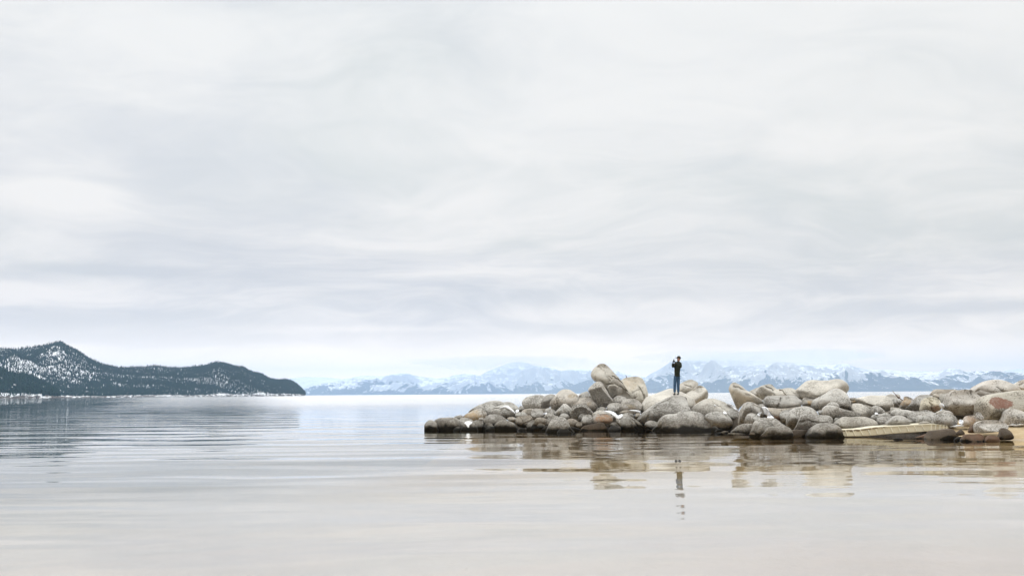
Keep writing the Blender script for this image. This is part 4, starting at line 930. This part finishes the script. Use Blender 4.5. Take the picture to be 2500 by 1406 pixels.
snow('F', 36.3, '1540 1020 1650 1003 1720 1008 1790 990 1860 998 1950 1000 1950 1030 1600 1030', 'snow strip on the sand under the smooth grey edge boulder', dep=0.3)

rock('D', 43.7 + dD, '760 720 850 700 1100 715 1300 700 1420 700 1450 860 1250 960 900 960', 'shadowed stone beneath the broad cracked block', 'w')
rock('D', 44.4 + dD, '560 640 680 640 780 640 800 760 700 800 580 760', 'dim stone behind the square-shouldered boulder')
rock('B', 49.2, '820 700 900 640 960 640 1040 760 1040 860 900 860', 'dim stone behind the foot of the tilted dark slab')
rock('F', 40.3, '430 720 600 700 1080 700 1110 960 700 980 430 900', 'dim stone under the great upright grey boulder', 'w')
rock('E', 40.2, '980 720 1200 690 1260 800 1000 840', 'dim stone behind the flat stone by the little snow scrap', 'w')
rock('B', 48.9, '-150 870 100 850 300 860 440 920 420 1030 -140 1020', 'dim low stone behind the cobbles under the big double boulder', 'w')
print('TRIS', sum(len(r[2]) for r in ALL_ROCKS))
rock('B', 49.6, '1140 470 1300 480 1420 700 1320 780 1180 760 1120 600', 'dim stone in the cleft between the tilted slab and the pale wedge', 'w')
# ------------------------------------------------------------------ snow lying over the stones
_V = np.concatenate([r[1] for r in ALL_ROCKS]); _o = 0; _F = []
for r in ALL_ROCKS:
    _F.append(r[2] + _o); _o += len(r[1])
_F = np.concatenate(_F)
BVH = BVHTree.FromPolygons([Vector(v) for v in _V.tolist()], _F.tolist())

def hit_depth(px, py):
    r = ray(px, py).normalized()
    h = BVH.ray_cast(CAMPOS, r, 90)
    return h[0].y if h[0] is not None else None

def lay_snow(crop, pts, label, D, thick=0.05):
    P = closed_spline(unpack(crop, pts), 6)
    lo, hi = P.min(0) - 0.6, P.max(0) + 0.6
    st = max(0.45, (hi - lo).max() / 46)
    nx, ny = int((hi[0] - lo[0]) / st) + 2, int((hi[1] - lo[1]) / st) + 2
    gx = lo[0] + np.arange(nx) * st; gy = lo[1] + np.arange(ny) * st
    PX, PY = np.meshgrid(gx, gy); q_ = np.stack([PX.ravel(), PY.ravel()], 1)
    q_ = q_ + 0.25 * st * np.stack([n3(np.stack([q_[:, 0], q_[:, 1], 0 * q_[:, 0]], 1) * 0.9), n3(np.stack([q_[:, 1], q_[:, 0], 3 + 0 * q_[:, 0]], 1) * 0.9)], 1)
    ins = np.zeros(len(q_), bool); dm = np.full(len(q_), 99.0)
    for i in range(len(P)):
        a, b = P[i - 1], P[i]
        cnd = ((a[1] > q_[:, 1]) != (b[1] > q_[:, 1]))
        ins ^= cnd & (q_[:, 0] < (b[0] - a[0]) * (q_[:, 1] - a[1]) / (b[1] - a[1] + 1e-12) + a[0])
        e = b - a; t_ = np.clip(((q_ - a) @ e) / (e @ e + 1e-12), 0, 1)
        dm = np.minimum(dm, np.hypot(*(q_ - (a + t_[:, None] * e)).T))
    ins |= dm < 0.35 * st
    dep = np.array([(hit_depth(*p) or D + 0.4) if f else np.nan for p, f in zip(q_, ins)])
    dep = np.where(ins, np.clip(dep, D - 1.2, D + 0.9), np.nan).reshape(ny, nx)
    for _ in range(3):                                    # bridge the gaps between stones
        pad = np.pad(dep, 1, constant_values=np.nan)
        nb = np.stack([pad[1 + a:1 + a + ny, 1 + b:1 + b + nx] for a in (-1, 0, 1) for b in (-1, 0, 1)])
        with np.errstate(all='ignore'):
            import warnings; warnings.simplefilter('ignore')
            av, mn = np.nanmean(nb, 0), np.nanmin(nb, 0)
        dep = np.where(np.isnan(dep), np.nan, 0.5 * av + 0.5 * mn)
    edge = np.clip(dm.reshape(ny, nx) / (2.2 * st), 0, 1) ** 0.5
    vid = -np.ones((ny, nx), int); vs = []; fs = []
    for j in range(ny):
        for i in range(nx):
            if ins[j * nx + i]:
                vid[j, i] = len(vs) // 2
                d_ = dep[j, i] - 0.015 - thick * 0.7 * edge[j, i] - 0.012 * n3(np.array([[i * .5, j * .5, 1.0]]))[0]
                p = at(q_[j * nx + i, 0], q_[j * nx + i, 1], d_); p.z += thick * 0.3 * edge[j, i]
                vs += [p, at(q_[j * nx + i, 0], q_[j * nx + i, 1], dep[j, i] + 0.10)]
    cells = set()
    for j in range(ny - 1):
        for i in range(nx - 1):
            k = [vid[j, i], vid[j, i + 1], vid[j + 1, i + 1], vid[j + 1, i]]
            if min(k) >= 0:
                fs.append([2 * a for a in k[::-1]]); fs.append([2 * a + 1 for a in k]); cells.add((j, i))
    for j, i in cells:
        for dj, di, a, b in ((-1, 0, (j, i), (j, i + 1)), (1, 0, (j + 1, i + 1), (j + 1, i)), (0, -1, (j + 1, i), (j, i)), (0, 1, (j, i + 1), (j + 1, i + 1))):
            if (j + dj, i + di) not in cells:
                A_, B_ = vid[a], vid[b]; fs.append([2 * A_, 2 * B_, 2 * B_ + 1, 2 * A_ + 1])
    o = mesh_obj('snow_patch', vs, fs, SNOW, smooth=False)
    tag(o, label, 'snow patch', 'snow left on the rocks')
    return o
for a in SNOWS: lay_snow(*a)

# ------------------------------------------------------------------ plastic dock section
def E_(x, y, D): return at(2040 + x / 8.269, 920 + y / 8.269, D)
DD = 37.15
m, n, out = new_mat('cream_plastic')
P = wpos(n)
uvn = n.n('ShaderNodeAttribute'); uvn.attribute_name = 'grime'
f = n.noise(n.scale(P, (9, 9, 14)), 1.0, 4, 0.7)
f2 = n.noise(P, 1.2, 3, 0.6)
c = n.mix(n.ramp(f2, 0.35, 0.65), (0.58, 0.53, 0.40), (0.66, 0.62, 0.50))
g = n.ramp(n.m('ADD', n.m('MULTIPLY', uvn.outputs['Fac'], 0.42), f), 0.72, 0.80)
c = n.mix(n.m('MULTIPLY', g, 0.85), c, (0.13, 0.085, 0.045))
principled(n, out, c, 0.55, None, 0.35)
PLASTIC = m
RIBM = plain('pale_plastic_rib', (0.74, 0.71, 0.60), 0.5, 0.35)
top = [(60, 1062), (125, 1062), (300, 1058), (500, 1050), (780, 1010), (1100, 986), (1500, 962), (1940, 937), (2150, 945), (2284, 966)]
bot = [(60, 1200), (300, 1200), (500, 1196), (700, 1190), (1200, 1142), (1740, 1110), (1940, 1090), (2150, 1068), (2284, 1046)]
xs = np.linspace(118, 2284, 90)
tz = np.interp(xs, [a for a, b in top], [b for a, b in top]); bz = np.interp(xs, [a for a, b in bot], [b for a, b in bot])
vs, fs, gr = [], [], []
for x_, t_, b_ in zip(xs, tz, bz):
    pt, pb = E_(x_, t_, DD), E_(x_, b_, DD)
    hh = pt.z - pb.z
    ring = [(0.02, 0.0, 0.10), (0.0, 0.02, 1.0), (0.0, 0.045, 1.0), (0.015, 0.06, 0.7), (0.02, 0.5 * hh, 0.0), (0.03, hh - 0.02, 0.0), (0.06, hh, 0.0), (0.82, hh, 0.0), (0.84, hh - 0.02, 0), (0.86, 0.02, 0), (0.84, 0.0, 0), (0.42, 0.015, 0), (0.06, 0.006, 0.0)]
    gx_ = max(0.0, min(1.0, (1500 - x_) / 900))
    for dy, dz, g_ in ring:
        vs.append((pt.x + (pb.x - pt.x) * dz / hh, DD + dy, pt.z - dz)); gr.append(g_ * gx_)
    K = len(ring)
for i in range(len(xs) - 1):
    for k in range(K):
        a, b = i * K + k, i * K + (k + 1) % K
        fs.append((a, a + K, b + K, b))
fs.append(tuple(range(K))); fs.append(tuple(range((len(xs) - 1) * K, len(xs) * K))[::-1])
dock = bpy.data.objects.new('dock', None); COL.objects.link(dock); base = E_(1100, 1150, DD); dock.location = base
tag(dock, 'cream plastic dock section lying bent, one end in the water', 'dock')
hull = mesh_obj('hull', [Vector(v) - base for v in vs], fs, PLASTIC, dock)
at_ = hull.data.attributes.new('grime', 'FLOAT', 'POINT'); at_.data.foreach_set('value', gr)
es = hull.modifiers.new('edge', 'EDGE_SPLIT'); es.split_angle = math.radians(50)
def bar(name, p, q, w, h, mat, parent, org):
    """a rounded moulded bar from p to q on the face"""
    d = (q - p).normalized(); s_ = d.cross(Vector((0, 1, 0))).normalized()
    sec = [(-w, 0.03), (-w * .6, -h * .8), (0, -h), (w * .6, -h * .8), (w, 0.03)]
    v = [e + s_ * a + Vector((0, b, 0)) - org for e in (p, q) for a, b in sec]
    k = len(sec); f = [(i, (i + 1) % k, (i + 1) % k + k, i + k) for i in range(k)] + [tuple(range(k))[::-1], tuple(range(k, 2 * k))]
    return mesh_obj(name, v, f, mat, parent, smooth=False)
for (x0, y0, x1, y1) in [(200, 1082, 235, 1188), (350, 1074, 400, 1184), (500, 1070, 552, 1172), (652, 1060, 704, 1160), (812, 1046, 850, 1146), (962, 1034, 1004, 1132), (1112, 1022, 1157, 1118),
                         (1266, 1010, 1312, 1106), (1430, 1002, 1474, 1096), (1590, 990, 1632, 1084), (1742, 980, 1790, 1074), (1938, 962, 1932, 1072), (2022, 958, 2014, 1066), (2110, 958, 2104, 1060), (2184, 968, 2180, 1048), (2246, 974, 2243, 1042)]:
    bar('rib', E_(x0, y0, DD), E_(x1, y1, DD), 0.02, 0.028, RIBM, dock, base)
bar('rim', E_(1940, 948, DD), E_(2284, 976, DD), 0.012, 0.03, RIBM, dock, base)
bm = bmesh.new(); bmesh.ops.create_cube(bm, size=1)
for v in bm.verts: v.co = Vector((v.co.x * 0.50, v.co.y * 0.7 + 0.45, v.co.z * 0.08))
bmesh.ops.bevel(bm, geom=bm.edges[:], offset=0.015, segments=1)
me = bpy.data.meshes.new('float_block'); bm.to_mesh(me); bm.free(); me.materials.append(plain('black_rubber', (0.015, 0.014, 0.013), 0.7))
fb = bpy.data.objects.new('float_block', me); COL.objects.link(fb); fb.parent = dock; fb.location = E_(1850, 1108, DD) - base

# ------------------------------------------------------------------ twigs
BARK = plain('bark', (0.16, 0.085, 0.05), 0.85, 0.2)
def tube(pts, r0, r1, k=6):
    vs, fs = [], []
    for i, p in enumerate(pts):
        d = (pts[min(i + 1, len(pts) - 1)] - pts[max(i - 1, 0)]).normalized()
        a = d.cross(Vector((0, 1, 0.01))).normalized(); b = d.cross(a)
        r = r0 + (r1 - r0) * i / (len(pts) - 1)
        for j in range(k): vs.append(p + a * r * math.cos(6.2832 * j / k) + b * r * math.sin(6.2832 * j / k))
    for i in range(len(pts) - 1):
        for j in range(k): fs.append((i * k + j, i * k + (j + 1) % k, (i + 1) * k + (j + 1) % k, (i + 1) * k + j))
    fs.append(tuple(range(k))[::-1]); fs.append(tuple(range(len(vs) - k, len(vs))))
    return vs, fs
tw = [E_(x, y, d) for x, y, d in ((1150, 272, 41.0), (1178, 318, 41.0), (1210, 356, 40.95), (1262, 405, 40.9), (1312, 442, 40.9), (1362, 478, 40.9))]
v, f = tube(tw, 0.009, 0.02)
o = mesh_obj('twig', v, f, BARK); tag(o, 'thin bare reddish twig slanting over a boulder above the water', 'twig')
v, f = tube([tw[3], E_(1300, 425, 40.75), E_(1340, 455, 40.7)], 0.008, 0.005); mesh_obj('side_shoot', v, f, BARK, o)
def B_(x, y, D): return at(1300 + x / 6.697, 870 + y / 6.697, D)
v, f = tube([B_(1545, 352, 49.6), B_(1536, 330, 49.6), B_(1522, 306, 49.6)], 0.02, 0.008)
o = mesh_obj('twig', v, f, BARK); tag(o, 'tiny forked twig standing behind the tallest leaning rock', 'twig')
v, f = tube([B_(1534, 328, 49.6), B_(1540, 318, 49.58), B_(1542, 312, 49.55)], 0.01, 0.006); mesh_obj('side_shoot', v, f, BARK, o)

# ------------------------------------------------------------------ the man
FXL, FXR, FY = 1646.0, 1655.5, 963.4
d1 = hit_depth(1650.5, FY) or 47.0
PD = d1
SKIN = plain('skin', (0.45, 0.25, 0.17), 0.6, 0.3)
JACKET = plain('dark_olive_jacket', (0.022, 0.026, 0.018), 0.85, 0.2, 9)
DENIM = plain('washed_blue_denim', (0.052, 0.100, 0.175), 0.9, 0.15, 11)
SHOE = plain('black_shoe_leather', (0.014, 0.013, 0.015), 0.6, 0.3)
SOLE = plain('pale_shoe_sole', (0.30, 0.28, 0.26), 0.7, 0.3)
GLOVE = plain('black_glove', (0.010, 0.012, 0.014), 0.8, 0.2)
CAPM = plain('brown_cap_cloth', (0.050, 0.040, 0.026), 0.9, 0.2, 20)
HAIRM = plain('dark_hair', (0.018, 0.013, 0.010), 0.7, 0.3)
def J(x, y, dy=0.0):
    """joint from the enlarged view of the man; dy is depth off his middle, towards the lake positive"""
    p = at(1620 + x / 11.717, 855 + y / 11.717, PD); p.y += dy; return p
def skin_mesh(name, joints, edges, root, mat, parent, org, sub=2):
    me = bpy.data.meshes.new(name)
    me.from_pydata([tuple(p - org) for p, r in joints], edges, [])
    o = bpy.data.objects.new(name, me); COL.objects.link(o)
    sk = o.modifiers.new('skin', 'SKIN'); sk.use_smooth_shade = True
    for i, (p, r) in enumerate(joints):
        sv = me.skin_vertices[0].data[i]; sv.radius = (r, r) if not isinstance(r, tuple) else r; sv.use_root = (i == root)
    ss = o.modifiers.new('sub', 'SUBSURF'); ss.levels = sub; ss.render_levels = sub
    dg = bpy.context.evaluated_depsgraph_get()
    m2 = bpy.data.meshes.new_from_object(o.evaluated_get(dg))
    o.modifiers.clear(); o.data = m2; m2.name = name
    m2.materials.clear(); m2.materials.append(mat)
    m2.polygons.foreach_set('use_smooth', [True] * len(m2.polygons))
    o.parent = parent
    return o
man = bpy.data.objects.new('person', None); COL.objects.link(man)
org = J(345, 1278); man.location = org
tag(man, 'man in dark jacket, blue jeans and cap raising a phone on the boulder', 'person')
pel = J(388, 705); wa = J(388, 640); ch = J(400, 470, -.02); nb = J(425, 345); hd0 = J(424, 300, -.01); hd1 = J(428, 250, -.02); hd2 = J(432, 205, -.01)
sA, eA, wA, hA = J(488, 395, .03), J(470, 492, -.16), J(330, 372, -.22), J(300, 332, -.22)
sB, eB, wB, hB = J(325, 400, -.10), J(243, 485, -.12), J(258, 355, -.16), J(270, 318, -.17)
hpA, kA, aA = J(432, 715, .03), J(420, 935, -.04), J(424, 1185, .02)
hpB, kB, aB = J(338, 715, -.03), J(318, 935, -.06), J(318, 1180, .0)
JTS = [(pel, .085), (wa, .085), (ch, (.12, .10)), (nb, .055), (hd0, .060), (hd1, (.078, .092)), (hd2, .070), (sA, .045), (eA, .030), (wA, .027),
       (sB, .045), (eB, .030), (wB, .027), (hpA, .06), (kA, .045), (aA, .040), (hpB, .06), (kB, .045), (aB, .040), (J(398, 268, -.03), .012), (J(384, 270, -.05), .010)]
ED = [(0, 1), (1, 2), (2, 3), (3, 4), (4, 5), (5, 6), (2, 7), (7, 8), (8, 9), (2, 10), (10, 11), (11, 12), (0, 13), (13, 14), (14, 15), (0, 16), (16, 17), (17, 18), (5, 19), (19, 20)]
skin_mesh('body', JTS, ED, 0, SKIN, man, org)
# jacket with standing collar
JK = [(J(388, 700), (.150, .125)), (J(390, 600), (.162, .135)), (J(398, 480, -.02), (.212, .172)), (J(415, 390), (.150, .12)), (J(424, 328), .078), (J(426, 308), .080),
      (sA, .086), (eA, .074), (wA, .052), (sB, .080), (eB, .070), (wB, .050)]
skin_mesh('jacket', JK, [(0, 1), (1, 2), (2, 3), (3, 4), (4, 5), (3, 6), (6, 7), (7, 8), (3, 9), (9, 10), (10, 11)], 0, JACKET, man, org)
skin_mesh('jacket_hem', [(J(388, 668), (.155, .125)), (J(388, 660), (.160, .13)), (J(389, 630), (.156, .13)), (J(390, 600), (.150, .125))], [(0, 1), (1, 2), (2, 3)], 1, JACKET, man, org)
# jeans
JN = [(J(388, 640), (.130, .11)), (J(388, 740), (.145, .118)), (J(424, 800, .02), .092), (kA, .080), (J(423, 1080, 0), .066), (J(424, 1218, .02), .066),
      (J(336, 800, -.03), .092), (kB, .080), (J(316, 1080, -.02), .066), (J(316, 1214, 0), .066)]
skin_mesh('jeans', JN, [(0, 1), (1, 2), (2, 3), (3, 4), (4, 5), (1, 6), (6, 7), (7, 8), (8, 9)], 0, DENIM, man, org)
# shoes: heel, ball and toe, pointing left and slightly to the camera
for ax, tx_, ty_, dy in ((318, 278, 1262, 0.0), (424, 386, 1262, 0.02)):
    s_ = skin_mesh('shoe', [(J(ax + 6, 1215, dy), .050), (J(ax + 4, 1252, dy), .045), (J(ax - 20, 1258, dy - .05), .043), (J(tx_, ty_ + 2, dy - .10), .032)],
                   [(0, 1), (1, 2), (2, 3)], 1, SHOE, man, org, 2)
    sl = skin_mesh('sole', [(J(ax + 8, 1274, dy), (.044, .014)), (J(ax - 18, 1277, dy - .05), (.046, .012)), (J(tx_ - 4, 1277, dy - .10), (.036, .010))], [(0, 1), (1, 2)], 1, SOLE, s_, Vector((0, 0, 0)), 1)
    sl.location = -org
    sl.parent = s_
# cap with a brim, tilted back
bm = bmesh.new(); bmesh.ops.create_uvsphere(bm, u_segments=20, v_segments=12, radius=0.098)
for v in bm.verts:
    if v.co.z < -0.01: v.co.z = -0.01 + (v.co.z + 0.01) * 0.1
    v.co.x *= 1.08; v.co.z *= 1.0
me = bpy.data.meshes.new('cap'); bm.to_mesh(me); bm.free(); me.materials.append(CAPM)
for p in me.polygons: p.use_smooth = True
cap = bpy.data.objects.new('cap', me); COL.objects.link(cap); cap.parent = man
cap.location = J(434, 222, -.01) - org; cap.rotation_euler = (0, math.radians(6), math.radians(25))
bv, bf = [], []
for k, a in enumerate(np.linspace(-0.75, 0.75, 11)):
    for r_, z_ in ((0.10, 0.012), (0.135 + 0.065 * math.cos(a), -0.004 - 0.01 * abs(a)), (0.135 + 0.065 * math.cos(a), -0.012 - 0.01 * abs(a)), (0.10, 0.0)):
        bv.append((-(r_ - 0.015) * math.cos(a), r_ * math.sin(a) * 0.7, z_))
for k in range(10):
    for j in range(4): bf.append((k * 4 + j, k * 4 + (j + 1) % 4, k * 4 + 4 + (j + 1) % 4, k * 4 + 4 + j))
mesh_obj('brim', bv, bf, CAPM, cap)
bt, bff = tube([Vector((0, 0, .095)), Vector((0.012, 0, .118)), Vector((0.035, 0, .128))], .014, .008); mesh_obj('bobble', bt, bff, CAPM, cap)
# hair at the back and a short beard
skin_mesh('hair', [(J(458, 222, .02), .052), (J(462, 250, .03), .050), (J(456, 278, .03), .036)], [(0, 1), (1, 2)], 1, HAIRM, man, org)
skin_mesh('beard', [(J(432, 292, -.055), .022), (J(408, 302, -.07), .026), (J(392, 296, -.06), .018)], [(0, 1), (1, 2)], 1, HAIRM, man, org)
for ex in (392, 408):
    skin_mesh('eye', [(J(ex, 250, -.085 if ex > 400 else -.055), .008), (J(ex + 5, 250, -.085 if ex > 400 else -.055), .008)], [(0, 1)], 0, HAIRM, man, org, 1)
# gloved hands closed round the phone
def hand(w, palm, tips, thumb, name='glove'):
    js = [(w, .030), ((w + palm) / 2, .036), (palm, .040)]; ed = [(0, 1), (1, 2)]
    g_ = skin_mesh(name, js, ed, 0, GLOVE, man, org)
    for (m_, t_) in tips + [thumb]:
        f_ = skin_mesh('finger', [((palm + m_) / 2, .013), (m_, .012), (t_, .010)], [(0, 1), (1, 2)], 1, GLOVE, g_, Vector((0, 0, 0)), 1)
        f_.location = -org
hand(wA, J(294, 322, -.22), [(J(286, 300 + 9 * k, -.27), J(266, 302 + 9 * k, -.25)) for k in range(4)], (J(298, 298, -.20), J(284, 285, -.20)))
hand(wB, J(262, 312, -.17), [(J(252, 290 + 9 * k, -.21), J(266, 286 + 9 * k, -.24)) for k in range(4)], (J(270, 292, -.15), J(276, 276, -.17)))
bm = bmesh.new(); bmesh.ops.create_cube(bm, size=1)
for v in bm.verts: v.co = Vector((v.co.x * 0.012, v.co.y * 0.075, v.co.z * 0.15))
bmesh.ops.bevel(bm, geom=bm.edges[:], offset=0.005, segments=2)
me = bpy.data.meshes.new('phone'); bm.to_mesh(me); bm.free(); me.materials.append(plain('black_phone_glass', (0.01, 0.01, 0.011), 0.2, 0.5))
ph = bpy.data.objects.new('phone', me); COL.objects.link(ph); ph.location = J(277, 285, -.215); ph.rotation_euler = (0, 0, math.radians(-20))
tag(ph, "black phone held up in the man's gloved hands", 'phone')
